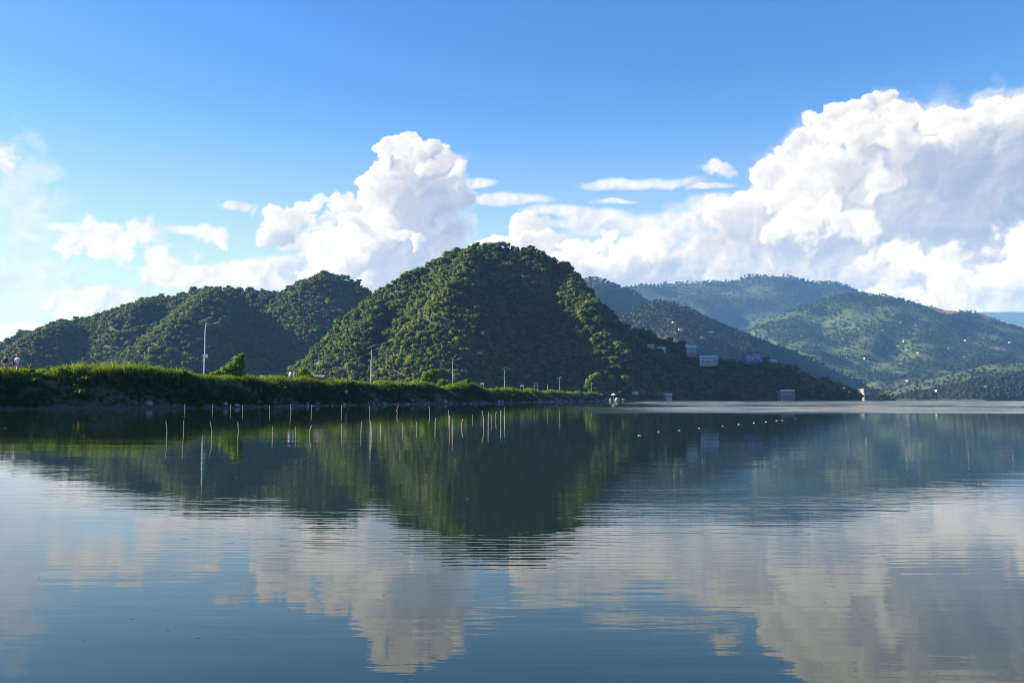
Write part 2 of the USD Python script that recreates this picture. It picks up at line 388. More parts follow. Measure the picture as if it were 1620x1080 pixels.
M["earth"] = usdkit.material(stage, L + "bank_earth", {
    "g": ("geometry", {}), "s": ("separate_xyz", {}), "n": ("noise_texture", {"scale": 0.7, "detail": 6.0, "roughness": 0.65}),
    "h": ("math", {"math_type": "multiply_add", "value2": 0.8}),
    "r": ("rgb_ramp", {"ramp": [(0.0, (0.018, 0.017, 0.014)), (0.35, (0.040, 0.035, 0.028)), (0.55, (0.030, 0.042, 0.013)), (1.0, (0.05, 0.08, 0.016))]}),
    "k": ("math", {"math_type": "multiply_add", "value2": 0.2, "value3": -0.15}),
    "b": ("bump", {"distance": 0.25, "strength": 0.8}), "p": ("principled_bsdf", {"roughness": 0.95})},
    [("g.position", "s.vector"), ("g.position", "n.vector"), ("n.fac", "h.value1"), ("s.z", "k.value1"), ("h.value", "r.fac"), ("k.value", "h.value3"), ("r.color", "p.base_color"), ("n.fac", "b.height"), ("b.normal", "p.normal")],
    surface="p.BSDF")
M["path"] = plain("trodden_earth", (0.30, 0.25, 0.17), 0.95, 0, 0.25, 1.2)


def water_material():
    n, l = {}, []

    def node(kind, _name, **inputs):
        links = {k: v for k, v in inputs.items() if isinstance(v, str) and "." in v}
        n[_name] = (kind, {k: v for k, v in inputs.items() if k not in links})
        l.extend((v, f"{_name}.{k}") for k, v in links.items())

    node("geometry", "g")
    node("separate_xyz", "s", vector="g.position")
    # long lazy undulation, a little of it everywhere
    node("mapping", "mc", mapping_type="point", vector="g.position", scale=(0.22, 0.9, 1.0))
    node("noise_texture", "calm", vector="mc.vector", scale=1.0, detail=3.0, roughness=0.5)
    node("mapping", "mf", mapping_type="point", vector="g.position", scale=(1.5, 7.0, 1.0), rotation=(0, 0, 0.06))
    node("noise_texture", "fine", vector="mf.vector", scale=1.0, detail=3.0, roughness=0.55)
    # trains of parallel ripples
    node("mapping", "mw", mapping_type="point", vector="g.position", rotation=(0, 0, -0.035))
    node("wave_texture", "w1", wave_type="bands", bands_direction="y", profile="sine", vector="mw.vector", scale=3.0, distortion=3.6, detail=2.0, detail_scale=0.25, detail_roughness=0.55)
    node("mapping", "mw2", mapping_type="point", vector="g.position", rotation=(0, 0, 0.10))
    node("wave_texture", "w2", wave_type="bands", bands_direction="y", profile="sine", vector="mw2.vector", scale=4.7, distortion=4.5, detail=2.0, detail_scale=0.4, detail_roughness=0.6)
    node("mapping", "mp", mapping_type="point", vector="g.position", scale=(0.10, 0.30, 1.0))
    node("noise_texture", "patch", vector="mp.vector", scale=1.0, detail=3.0)
    node("map_range", "near", range_type="smoothstep", value="s.y", from_min=4.6, from_max=6.2, to_min=0.12, to_max=1.0, clamp=True)
    node("map_range", "far", range_type="smoothstep", value="s.y", from_min=8.5, from_max=16.0, to_min=1.0, to_max=0.10, clamp=True)
    node("map_range", "pm", range_type="smoothstep", value="patch.fac", from_min=0.38, from_max=0.64, to_min=0.15, to_max=1.0, clamp=True)
    node("math", "z1", math_type="multiply", value1="near.result", value2="far.result")
    node("math", "z2", math_type="multiply", value1="z1.value", value2="pm.result")
    node("math", "ws", math_type="multiply_add", value1="w2.fac", value2=0.35, value3="w1.fac")
    node("math", "wh", math_type="multiply", value1="ws.value", value2="z2.value")
    # heights in metres
    node("math", "h1", math_type="multiply", value1="calm.fac", value2=CALM)
    node("math", "h2", math_type="multiply_add", value1="fine.fac", value2=FINE, value3="h1.value")
    node("math", "h3", math_type="multiply_add", value1="wh.value", value2=TRAIN, value3="h2.value")
    node("bump", "b", height="h3.value", distance=1.0, strength=1.0)
    node("principled_bsdf", "p", base_color=(0.006, 0.014, 0.008), ior=1.333, roughness=0.012, normal="b.normal")
    return usdkit.material(stage, L + "lake_water", n, l, surface="p.BSDF")


CALM, FINE, TRAIN = 0.005, 0.0007, 0.00042
M["water"] = water_material()
M["ruffled"] = usdkit.material(stage, L + "ruffled_lake_water", {"p": ("principled_bsdf", {"base_color": (0.008, 0.014, 0.006), "ior": 1.333, "roughness": 0.12})}, [], surface="p.BSDF")

# ---------------------------------------------------------------- water and hills
obj("lake_water", (np.array([[-9000, -600, 0], [9000, -600, 0], [9000, 11000, 0], [-9000, 11000, 0]], float), np.array([[0, 1, 2], [0, 2, 3]])), M["water"], label="calm green lake mirroring hills and clouds", kind="structure")


def ruffled_water():
    """Small wind waves, crests across the view, on the far water at the right."""
    xs, ys = np.arange(0, 560, 4.0), np.concatenate([np.arange(48, 130, 0.22), np.arange(130, 300, 0.34), np.arange(300, 640, 0.6)])
    gx, gy = np.meshgrid(xs + 6, ys)
    p = np.stack([gx / 90.0, gy / 17.0, 0 * gx], -1)
    n = meshkit.fbm(p, 4, 91)
    edge = gy - 62 + 24 * (meshkit.fbm(np.stack([gx / 45.0, gy / 60.0, 0 * gx], -1), 3, 95) - 0.5)
    side = gx - 0.115 * gy - 2 + 22 * (n - 0.5)
    k = np.clip(edge / 7.0, 0, 1) * np.clip(side / 10.0, 0, 1) * np.clip((n - 0.43) / 0.06, 0.0, 1)
    ph = 9 * meshkit.fbm(np.stack([gx / 14.0, gy / 9.0, 0 * gx], -1), 3, 97)
    z = np.sin(gy * 4.4 + ph) * 0.030 + np.sin(gy * 7.9 + 1.7 * ph + gx * 0.35) * 0.013 + np.sin(gy * 2.3 - ph + gx * 0.2) * 0.03
    z = 0.004 + k * (z + 0.05)
    nx = len(xs)
    i = (np.arange(len(ys) - 1)[:, None] * nx + np.arange(nx - 1)[None]).ravel()
    q = np.stack([i, i + 1, i + nx + 1, i + nx], 1)
    q = q[(k.ravel()[q] > 0.0).any(1)]
    keep, q = np.unique(q, return_inverse=True)
    q = q.reshape(-1, 4)
    return np.stack([gx, gy, z], -1).reshape(-1, 3)[keep], np.vstack([q[:, [0, 1, 2]], q[:, [0, 2, 3]]])


obj("ruffled_water", ruffled_water(), M["ruffled"], smooth=True, label="pale wind-ruffled water along the far shore at the right", kind="structure")


def line(depth, *pts, lower=0.0):
    """A ridge: points of the photograph, each at its own distance when a third number is given."""
    out = []
    for p in pts:
        q = at(p[0], p[1], p[2] if len(p) > 2 else depth)
        q[2] -= lower
        out.append(q)
    return np.array(out)


class Hill:
    def __init__(self, ridges, slope, rounding, step, noise, noise_size, seed, blend=5.0, floor=-4.0):
        self.ridges, self.slope, self.rounding, self.noise, self.size, self.seed, self.blend = ridges, slope, rounding, noise, noise_size, seed, blend
        pts = np.vstack(ridges)
        reach = (pts[:, 2].max() + 10) / slope + rounding
        x0, y0 = (pts[:, :2] - reach).min(0)
        x1, y1 = (pts[:, :2] + reach).max(0)
        self.step = step
        nx, ny = int((x1 - x0) / step) + 2, int((y1 - y0) / step) + 2
        gx, gy = np.meshgrid(x0 + np.arange(nx) * step, y0 + np.arange(ny) * step)
        rng = np.random.default_rng(seed)
        gx, gy = gx + rng.uniform(-0.25, 0.25, gx.shape) * step, gy + rng.uniform(-0.25, 0.25, gx.shape) * step
        z = self.height(gx, gy)
        i, j = np.meshgrid(np.arange(nx - 1), np.arange(ny - 1))
        a = (j * nx + i).ravel()
        f = np.vstack([np.stack([a, a + 1, a + nx + 1], 1), np.stack([a, a + nx + 1, a + nx], 1)])
        f = f[(z.ravel()[f] > floor).any(1)]
        keep, f = np.unique(f, return_inverse=True)
        self.v, self.f = np.stack([gx, gy, np.maximum(z, floor)], -1).reshape(-1, 3)[keep], f.reshape(-1, 3)

    def height(self, x, y):
        x, y = np.asarray(x, float), np.asarray(y, float)
        hs = None
        for r in self.ridges:
            best = np.full(x.shape, -1e9)
            for a, b in zip(r[:-1], r[1:]):
                d = b[:2] - a[:2]
                t = np.clip(((x - a[0]) * d[0] + (y - a[1]) * d[1]) / (d @ d), 0, 1)
                dist = np.hypot(x - a[0] - t * d[0], y - a[1] - t * d[1])
                dist = np.sqrt(dist ** 2 + self.rounding ** 2) - self.rounding
                best = np.maximum(best, a[2] + t * (b[2] - a[2]) - self.slope * dist)
            hs = best if hs is None else np.maximum(hs, best) + self.blend * np.log1p(np.exp(-np.abs(hs - best) / self.blend)) * 0.6
        p = np.stack([x, y, np.zeros_like(x)], -1) / self.size
        return hs + self.noise * (meshkit.fbm(p, 4, self.seed) - 0.5) * np.clip((hs + 10) / 30, 0.1, 1)

    def spots(self, spacing, rng, face=-0.25, low=0.6):
        """Jittered places on the slopes that look towards the lake."""
        x0, y0 = self.v[:, :2].min(0)
        x1, y1 = self.v[:, :2].max(0)
        gx, gy = np.meshgrid(np.arange(x0, x1, spacing), np.arange(y0, y1, spacing))
        x, y = (gx + rng.uniform(-0.5, 0.5, gx.shape) * spacing).ravel(), (gy + rng.uniform(-0.5, 0.5, gx.shape) * spacing).ravel()
        z = self.height(x, y)
        e = spacing
        nx, ny = -(self.height(x + e, y) - z) / e, -(self.height(x, y + e) - z) / e
        k = np.sqrt(nx ** 2 + ny ** 2 + 1)
        to = np.stack([-x, -y, 60 - z], 1)
        to /= np.linalg.norm(to, axis=1, keepdims=True)
        seen = (nx * to[:, 0] + ny * to[:, 1] + to[:, 2]) / k
        # steep faces get more trees
        ok = (z > low) & (seen > face) & (np.abs(x / y) < 0.66)
        return np.stack([x, y, z], 1)[ok]


central = Hill([
    line(640, (552, 500, 618), (580, 477, 628), (610, 453), (655, 424), (700, 404), (745, 392), (785, 386), (838, 391), (882, 418), (925, 462), (970, 500), (1015, 519), (1060, 533), (1105, 556), lower=4.5),
    line(640, (1080, 541), (1105, 556, 632), (1150, 566, 622), (1200, 570, 612), (1250, 582, 606), (1290, 598, 602), (1332, 607, 600), lower=2.5),
    line(640, (742, 396, 640), (736, 402, 615), (726, 418, 585), (714, 450, 555), (702, 520, 525), (697, 602, 500), lower=4.5),
    line(640, (606, 460, 638), (590, 478, 605), (572, 520, 570), (560, 590, 535), lower=4.5),
    line(640, (882, 419, 640), (906, 438, 612), (930, 464, 582), (954, 515, 555), (972, 592, 532), lower=4.5),
    line(640, (1015, 519, 640), (1030, 540, 605), (1045, 580, 570), lower=4.0),
    line(640, (1085, 545, 640), (1095, 570, 605), (1105, 612, 570), lower=4.0),
    line(640, (1200, 570, 612), (1190, 600, 585), (1185, 622, 565), lower=3.0),
], 1.2, 8.0, 3.0, 12.0, 42.0, 3, blend=3.0)
left = Hill([
    line(1000, (-260, 560), (-120, 558), (0, 546), (60, 515), (120, 502), (180, 485), (250, 469), (310, 457), (345, 453), (390, 458), (455, 462), (482, 444), (515, 432), (548, 442), (575, 462), (620, 495), (680, 540), lower=5.0),
    line(1000, (108, 505, 1000), (100, 508, 945), (72, 522, 890), (30, 555, 850), (-10, 600, 815), lower=5.0),
    line(1000, (338, 454, 1000), (337, 456, 940), (324, 468, 885), (292, 502, 835), (240, 575, 795), lower=5.0),
    line(1000, (240, 472, 1000), (225, 484, 955), (200, 515, 910), (170, 570, 870), lower=5.0),
    line(1000, (512, 435, 1000), (505, 445, 965), (490, 480, 925), (478, 540, 890), lower=5.0),
], 0.84, 11.0, 6.0, 16.0, 60.0, 5, blend=4.0)
islet = Hill([line(740, (1348, 616), (1375, 617), (1400, 622), (1412, 630), lower=3.0)], 0.6, 5.0, 2.5, 3.0, 15.0, 8, blend=2.0)
shoulder = Hill([
    line(1700, (900, 520), (950, 500), (980, 491), (1040, 478), (1065, 479), (1090, 493), (1150, 514), (1210, 542), (1250, 556), (1300, 575), (1335, 600), lower=5.0),
    line(1700, (1045, 478, 1700), (1075, 520, 1550), (1110, 570, 1400), lower=5.0),
    line(1700, (1150, 514, 1700), (1170, 545, 1560), (1190, 590, 1400), lower=5.0),
], 0.62, 20.0, 12.0, 24.0, 90.0, 11)
cone = Hill([line(2600, (820, 480), (880, 452), (915, 443), (945, 441), (975, 450), (1010, 472), (1060, 505), (1120, 545), lower=6.0),
             line(2600, (940, 441, 2600), (935, 480, 2350), (930, 540, 2100), lower=6.0)], 0.66, 30.0, 18.0, 40.0, 140.0, 13)
terraces = Hill([
    line(2900, (1150, 590), (1190, 545), (1215, 520), (1255, 498), (1300, 482), (1345, 470), (1390, 466), (1435, 482), (1480, 489), (1530, 494), (1580, 511), (1640, 528), (1720, 520), (1850, 500), lower=5.0),
    line(2900, (1255, 498, 2900), (1270, 540, 2500), (1290, 590, 2150), lower=5.0),
    line(2900, (1345, 470, 2900), (1352, 510, 2600), (1375, 560, 2250), (1385, 612, 1950), lower=5.0),
    line(2900, (1470, 488, 2900), (1455, 530, 2500), (1435, 580, 2150), (1425, 618, 1900), lower=5.0),
    line(2900, (1580, 511, 2900), (1560, 545, 2500), (1520, 585, 2150), (1490, 612, 1900), lower=5.0),
], 0.52, 40.0, 16.0, 90.0, 190.0, 17, blend=12.0)
mountain = Hill([
    line(4300, (860, 520), (940, 480), (1000, 459), (1020, 452), (1070, 450), (1130, 445), (1190, 442), (1230, 444), (1275, 446), (1340, 458), (1420, 482), (1500, 520), (1600, 560), lower=6.0),
    line(4300, (1070, 450, 4300), (1110, 490, 3900), (1150, 540, 3500), lower=6.0),
    line(4300, (1190, 442, 4300), (1225, 490, 3900), (1260, 545, 3500), lower=6.0),
    line(4300, (1290, 447, 4300), (1330, 490, 3900), (1370, 545, 3500), lower=6.0),
], 0.55, 60.0, 28.0, 110.0, 260.0, 19, blend=15.0)
green_hill = Hill([line(1750, (1480, 600), (1530, 586), (1575, 577), (1630, 572), (1720, 560), (1850, 545), lower=1.0),
                   line(1750, (1575, 577, 1750), (1545, 600, 1600), lower=1.0)], 0.36, 30.0, 14.0, 16.0, 90.0, 23)
far_wood = Hill([line(1350, (1432, 628), (1470, 614), (1520, 604), (1560, 596), (1620, 590), (1720, 580), (1850, 570), lower=5.0),
                 line(1350, (1560, 596, 1350), (1540, 622, 1230), lower=5.0)], 0.42, 18.0, 9.0, 14.0, 60.0, 29)
backdrop = Hill([line(8500, (1350, 520), (1480, 505), (1550, 488), (1600, 488), (1645, 498), (1720, 506), (1850, 490), (2000, 500), (2200, 480), lower=0.0)], 0.45, 150.0, 90.0, 120.0, 500.0, 31, blend=20.0)

FOREST, FIELD, DRY, SOIL = np.array([0.020, 0.036, 0.013]), np.array([0.030, 0.056, 0.024]), np.array([0.050, 0.064, 0.032]), np.array([0.19, 0.105, 0.075])


def land_cover(h, seed, fields=0.5, soil=()):
    """What grows where on a far hillside: woods, terraced fields, bare red earth."""
    v = h.v
    n1 = meshkit.fbm(v / 170.0, 4, seed)
    n2 = meshkit.fbm(v * [1 / 45.0, 1 / 45.0, 1 / 9.0], 3, seed + 50)
    w = np.clip((n1 - (1 - fields)) / 0.05, 0, 1)[:, None]
    f = FIELD + (DRY - FIELD) * np.clip((n2 - 0.45) / 0.2, 0, 1)[:, None]
    c = FOREST + (f - FOREST) * w * np.clip((n2 - 0.25) / 0.12, 0.25, 1)[:, None]
    for p, r in soil:
        d = np.linalg.norm((v - p) / r, axis=1) + 0.7 * (n2 - 0.5)
        k = np.clip((1 - d) / 0.25, 0, 1)[:, None]
        c = c + (SOIL - c) * k
    return c, w[:, 0]


def hill_object(name, h, label, cover=None, material="floor"):
    obj(name, (h.v, h.f), M[material], smooth=True, label=label, kind="structure", color=cover)


hill_object("steep_hill", central, "steep forested hill beyond the grassy embankment")
hill_object("forested_ridge", left, "long forested ridge at the left behind the embankment")
hill_object("wooded_headland", islet, "low wooded tip of the headland")
COVER = {}
SOILS = {"terraces": [(at(1492, 492, 2850), np.array([60, 200, 14])), (at(1556, 501, 2850), np.array([26, 150, 12])), (at(1574, 552, 2450), np.array([38, 120, 9])), (at(1552, 565, 2350), np.array([34, 120, 8]))],
         "mountain": []}
for name, h, seed, fields, label in (
        ("terraced_hillside", terraces, 41, 0.50, "far hillside patched with woods, terraced fields and red soil"),
        ("mountain", mountain, 43, 0.44, "broad blue mountain with a long level crest"),
        ("hazy_peak", cone, 45, 0.36, "dark blue wooded peak just right of the central hill"),
        ("wooded_shoulder", shoulder, 47, 0.50, "sloping wooded spur below the far mountain"),
        ("green_slope", green_hill, 49, 0.80, "pale green farmed slope above the right shore"),
        ("shore_hill", far_wood, 51, 0.40, "low wooded hill on the right shore"),
        ("distant_range", backdrop, 53, 0.2, "faint blue range farthest away at the right")):
    c, w = land_cover(h, seed, fields, SOILS.get("terraces" if h is terraces else "mountain" if h is mountain else "", ()))
    COVER[name] = (h, seed, fields)
    hill_object(name, h, label, c, "patchwork")


# ---------------------------------------------------------------- embankment
EDGE = np.array([(*at(px, 590, y)[:2],) for px, y in ((-520, 66), (-330, 71), (-160, 77), (0, 86), (160, 93), (325, 104), (450, 126), (588, 160), (717, 198), (799, 257), (886, 366), (937, 436), (955, 458))])
TOP = 3.45


def smooth_line(p, n):
    s = np.concatenate([[0], np.cumsum(np.linalg.norm(np.diff(p, axis=0), axis=1))])
    from scipy.interpolate import PchipInterpolator
    t = np.linspace(0, s[-1], n)
    return np.stack([PchipInterpolator(s, p[:, k])(t) for k in range(2)], 1)


EDGE = smooth_line(EDGE, 1000)
_t = np.gradient(EDGE, axis=0)
_t /= np.linalg.norm(_t, axis=1, keepdims=True)
SIDE = np.stack([_t[:, 1], -_t[:, 0]], 1)          # towards the lake
DIST = np.hypot(EDGE[:, 0], EDGE[:, 1])
# metres towards the lake from the top's front edge, height
PROFILE = [(7.6, -1.6), (6.2, -0.5), (5.5, 0.05), (5.0, 0.35), (4.5, 0.7), (3.9, 1.05), (3.3, 1.5), (2.7, 1.95), (2.1, 2.4), (1.5, 2.8), (0.9, 3.12), (0.4, 3.33), (-0.2, TOP), (-0.9, TOP + 0.03),
           (-1.6, TOP), (-2.4, TOP - 0.02), (-3.2, TOP - 0.02), (-4.2, TOP), (-5.0, TOP - 0.1), (-6.0, TOP - 0.6), (-7.5, TOP - 1.3), (-9.0, TOP - 1.9)]


def on_bank(i, off, z):
    """A point of the embankment: along the edge, towards the lake, up."""
    i = np.clip(i, 0, len(EDGE) - 1)
    k = np.floor(i).astype(int)
    k1, t = np.minimum(k + 1, len(EDGE) - 1), (i - k)[..., None]
    p = EDGE[k] * (1 - t) + EDGE[k1] * t
    s = SIDE[k] * (1 - t) + SIDE[k1] * t
    return np.concatenate([p + s * np.asarray(off)[..., None], np.broadcast_to(np.asarray(z, float)[..., None], p.shape[:-1] + (1,))], -1)


def bank_height(i, off):
    o = np.array([p[0] for p in PROFILE])[::-1]
    z = np.array([p[1] for p in PROFILE])[::-1]
    return np.interp(off, o, z)


def bump_bank(p):
    """Uneven ground: moves the embankment's points up and down."""
    n = meshkit.fbm(p / [5.0, 5.0, 2.5], 4, 61) - 0.5
    m = meshkit.fbm(p / [14.0, 14.0, 50.0], 3, 67) - 0.5
    k = np.clip((p[..., 2] + 0.3) / 1.2, 0, 1) * np.where(p[..., 2] > TOP - 0.2, 0.3, 1.0)
    p = p.copy()
    p[..., 2] += k * n * 1.1 + np.clip(p[..., 2] / TOP, 0, 1) * m * 0.8
    return p


ii, jj = np.meshgrid(np.arange(len(EDGE)), np.arange(len(PROFILE)), indexing="ij")
pr = np.array(PROFILE)
bank = bump_bank(on_bank(ii.astype(float), pr[jj, 0], pr[jj, 1]))
_a = (ii * len(PROFILE) + jj)[:-1, :-1].ravel()
_w = len(PROFILE)
bank[..., 2] -= np.clip((ii - 965) / 30.0, 0, 1) ** 2 * 5.0
obj("embankment", (bank.reshape(-1, 3), np.vstack([np.stack([_a, _a + 1, _a + _w + 1], 1), np.stack([_a, _a + _w + 1, _a + _w], 1)])[:, ::-1]), M["earth"], smooth=True, label="long earth embankment running along the lake", kind="structure")
_rng = np.random.default_rng(5)
pth = bump_bank(on_bank(np.repeat(np.arange(0, 965.0)[:, None], 4, 1), np.array([-1.7, -2.2, -2.7, -3.2])[None] + 0 * np.arange(965.0)[:, None], np.full((965, 4), TOP - 0.012)))
pth[..., 2] += 0.025
_a = (np.arange(964)[:, None] * 4 + np.arange(3)[None]).ravel()
obj("footpath", (pth.reshape(-1, 3), np.vstack([np.stack([_a, _a + 1, _a + 5], 1), np.stack([_a, _a + 5, _a + 4], 1)])[:, ::-1]), M["path"], smooth=True, label="narrow trodden path along the embankment top", kind="structure")
# low land behind it, up to the hills
back = EDGE - SIDE * 8.0
mead = [[*p, 1.35] for p in back[::20]]
lo = len(mead)
mead += [[p[0] * 1.0 - 900 * (1 - i / lo) - 60, 700 + 800 * (1 - i / lo), 1.2] for i, p in enumerate(back[::20])]
obj("lowland", (np.array(mead), np.array([[[i, i + 1, lo + i + 1], [i, lo + i + 1, lo + i]] for i in range(lo - 1)]).reshape(-1, 3)), M["floor"], label="dark low land between embankment and hills", kind="structure")

# ---------------------------------------------------------------- foliage builders
def leaf_cards(centres, outward, size, rng, aspect=0.55, wild=0.75):
    """One small folded leaf-clump face for each centre; its shading follows the crown's roundness as well as its own tilt."""
    n = len(centres)
    nrm = outward + rng.normal(0, wild, (n, 3))
    nrm /= np.linalg.norm(nrm, axis=1, keepdims=True)
    u = np.cross(nrm, rng.normal(0, 1, (n, 3)))
    u /= np.linalg.norm(u, axis=1, keepdims=True)
    w = np.cross(nrm, u)
    s = (size * rng.uniform(0.6, 1.4, n))[:, None]
    tip, l, r, root = centres + u * s, centres + w * s * aspect - nrm * s * 0.15, centres - w * s * aspect - nrm * s * 0.15, centres - u * s
    v = np.stack([root, l, tip, r], 1).reshape(-1, 3)
    a = np.arange(n)[:, None] * 4
    shade = outward * 0.6 + nrm
    shade /= np.linalg.norm(shade, axis=1, keepdims=True)
    return v, np.vstack([a + [0, 2, 1], a + [0, 3, 2]]), np.repeat(shade, 4, 0)


def crown_mesh(lobes, n, size, rng, core=0.72, fill=0.4):
    """Leaf clumps spread through the outer part of a few uneven lobes, round a dark inner mass."""
    lobes = np.asarray(lobes, float)
    area = (lobes[:, 3] ** 2)
    pick = rng.choice(len(lobes), n, p=area / area.sum())
    d = rng.normal(0, 1, (n, 3))
    d /= np.linalg.norm(d, axis=1, keepdims=True)
    d[:, 2] = np.where(d[:, 2] < -0.35, -d[:, 2], d[:, 2])
    lump = meshkit.fbm(d * 2.6 + pick[:, None] * 7.0, 3, 5) - 0.5
    rad = lobes[pick, 3] * (1 - fill * rng.random(n) ** 1.5) * (1 + 0.75 * lump)
    c = lobes[pick, :3] + d * rad[:, None] * [1, 1, 0.85]
    v, f, m = leaf_cards(c, d, size, rng)
    vs, fs, ns, at_ = [v], [f], [m], len(v)
    for x, y, z, r in lobes:
        s = trimesh.creation.icosphere(1, 1.0)
        q = np.array(s.vertices)
        k = r * core * (1 + 0.5 * (meshkit.fbm(q * 2.6 + x, 3, 9) - 0.5))
        vs.append(q * k[:, None] * [1, 1, 0.8] + [x, y, z])
        fs.append(np.array(s.faces) + at_)
        ns.append(q)
        at_ += len(q)
    return np.vstack(vs), np.vstack(fs), np.vstack(ns)


def random_lobes(rng, height, radius, n):
    out = [(0, 0, height - radius * 0.9, radius * 0.8)]
    for k in range(n):
        a, q = rng.uniform(0, 2 * np.pi), rng.uniform(0.35, 0.75) * radius
        z = height - radius * rng.uniform(0.55, 1.0) if rng.random() < 0.5 else rng.uniform(0.15, 0.55) * height
        out.append((q * np.cos(a), q * np.sin(a), z, radius * rng.uniform(0.34, 0.66)))
    return out


def build_tree(parent, seed, height, radius, lobes, n, size, mat, trunk=True):
    rng = np.random.default_rng(seed)
    lb = random_lobes(rng, height, radius, lobes)
    obj("crown", crown_mesh(lb, n, size, rng), M[mat], parent)
    if trunk:
        stem = [bar((0, 0, -1.2), (0.15, 0, height - radius), 0.16 * radius / 2.5, 0.08, 6)]
        for x, y, z, r in lb[1:4]:
            stem.append(bar((0.05, 0, height * 0.35), (x, y, z), 0.09 * radius / 2.5, 0.03, 5))
        obj("trunk", join(*stem), M["bark"], parent)


TREES = [(build_tree, (101 + k, *a, "forest_leaves")) for k, a in enumerate([(5.6, 3.2, 7, 520, 0.38), (7.0, 3.0, 9, 560, 0.36), (5.2, 3.8, 8, 600, 0.42), (7.0, 3.6, 11, 660, 0.40), (3.8, 2.6, 6, 420, 0.36), (6.4, 4.4, 12, 740, 0.42)])]
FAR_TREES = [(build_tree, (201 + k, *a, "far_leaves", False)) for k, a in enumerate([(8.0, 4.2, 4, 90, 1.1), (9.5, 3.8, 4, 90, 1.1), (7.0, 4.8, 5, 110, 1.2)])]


def hidden(points, hills, steps=40):
    """Whether a hill stands between the lens and each point."""
    t = np.linspace(0.35, 0.985, steps)
    out = np.zeros(len(points), bool)
    for h in hills:
        for k in t:
            q = EYE + (points - EYE) * k
            out |= h.height(q[:, 0], q[:, 1]) + 2.0 > q[:, 2]
    return out


# ---------------------------------------------------------------- where the houses stand (built further down)
HOUSES = [(("house", "blue two-storey house with white window frames on the low ridge", 1189, 572, 23, 14, 612, "blue", "darkroof"), dict(kind="flat", storeys=2, n=4, rot=6, ground=None)),
          (("house", "brown brick house with a pale roof just right of the blue house", 1214, 569, 24, 12, 616, "brick", "tin"), dict(storeys=1, n=4, rot=-10)),
          (("house", "pale house with a blue-grey tin roof left of the open framed house", 1092, 566, 17, 16, 632, "darkwall", "tin"), dict(storeys=2, n=3, rot=12)),
          (("house", "white framed house with a flat roof beside sunlit trees on the ridge", 1120, 569, 26, 13, 622, "greywall", "tin"), dict(storeys=2, n=4, balcony=True, rot=-6)),
          (("house", "small white house high on the dark right slope of the central hill", 1046, 556, 12, 7, 612, "white", "tin"), dict(n=3, rot=5)),
          (("shed", "little tin-roofed shed left of the small white house on the dark slope", 1029, 554, 9, 5, 606, "greywall", "tin"), dict(n=3, category="shed")),
          (("house", "two-storey house with white balconies just above the shore", 1243, 629, 21, 14, 572, "darkwall", "white"), dict(kind="flat", storeys=2, n=4, balcony=True, rot=4, trim="greywall")),
          (("house", "white house at the left foot of the wooded headland tip", 1355, 631, 14, 12, 705, "greywall", "tin"), dict(storeys=2, n=3, rot=-8)),
          (("house", "open white framed house on the headland tip", 1374, 632, 20, 17, 712, "darkwall", "greywall"), dict(kind="flat", storeys=2, n=4, balcony=True, trim="greywall")),
          (("boat_house", "long low white building at the water under the dark hill", 1052, 631.5, 20, 9, 535, "greywall", "tin"), dict(kind="flat", n=5, category="building", ground=0.5)),
          (("stall", "small stall with a pale blue roof at the shore right of the embankment", 1004, 628, 9, 12, 520, "greywall", "tin"), dict(n=3, category="stall", ground=1.0)),
          (("kiosk", "small whitish kiosk at the very end of the embankment", 946, 632, 11, 7, 478, "white", "white"), dict(kind="flat", n=3, category="kiosk", ground=0.9)),
          (("stand", "little roofed stand with brown walls on the bank beside sunlit shrubs", 506, 604, 8, 14, 145, "brick", "darkroof"), dict(n=1, category="stand", ground=3.35))]


def clear_of_houses(p):
    """Trees leave room for the houses and the view from them over the lake."""
    ok = np.ones(len(p), bool)
    for a, k in HOUSES:
        q = at(a[2], a[3], a[6])
        w = a[4] * a[6] / F_PX
        to = q[:2] / np.linalg.norm(q[:2])
        along = (p[:, :2] - q[:2]) @ to
        across = np.abs((p[:, :2] - q[:2]) @ np.array([to[1], -to[0]]))
        ok &= ~((across < w * 0.62 + 1.2) & (along > (-2 if a[0] == "house" and a[6] < 600 else -6)) & (along < w * 0.8))
    return p[ok]


# ---------------------------------------------------------------- forests
rng = np.random.default_rng(7)
spots = clear_of_houses(central.spots(2.5, rng))
top = spots + [0, 0, 6.0]
blocked = hidden(top, [central])
apparent = 1 / spots[:, 1] + np.where(blocked, -1, 0) + 1e-5 * rng.normal(0, 1, len(spots)) + np.where(np.abs(spots[:, 0] / spots[:, 1]) > 0.5, -1, 0)
nearest = np.argsort(-apparent)[:280]
protos = []
for b, a in TREES:
    p = prototype("broadleaf_tree")
    b(p, *a)
    protos.append(p)
for i in nearest:
    u = 810 + F_PX * spots[i, 0] / spots[i, 1]
    where = "at the sunlit left foot of the central hill" if u < 560 else "at the hill foot around the second lamp" if u < 615 else "at the hill foot between the second lamp and the young tree" if u < 660 else "at the hill foot behind the young tree" if u < 705 else "at the hill foot behind the third lamp" if u < 755 else "at the dark hill foot behind the fourth lamp" if u < 840 else "at the dark hill foot behind the fifth lamp" if u < 930 else "along the dark shore right of the embankment's end" if u < 1120 else "on the dark shore before the low ridge of houses"
    copy_of(protos[rng.integers(len(protos))], "broadleaf_tree", "round-crowned broadleaf tree " + where, "tree", spots[i], rng.uniform(0, 360), rng.uniform(0.36, 0.68), "trees " + where)
rest = np.delete(spots, nearest, 0)
scatter("hill_forest", TREES, rest, np.clip(rng.lognormal(-0.80, 0.36, len(rest)), 0.22, 1.0), rng, "dense broadleaf forest covering the steep central hill", tilt=0.03)
s2 = left.spots(3.5, rng)
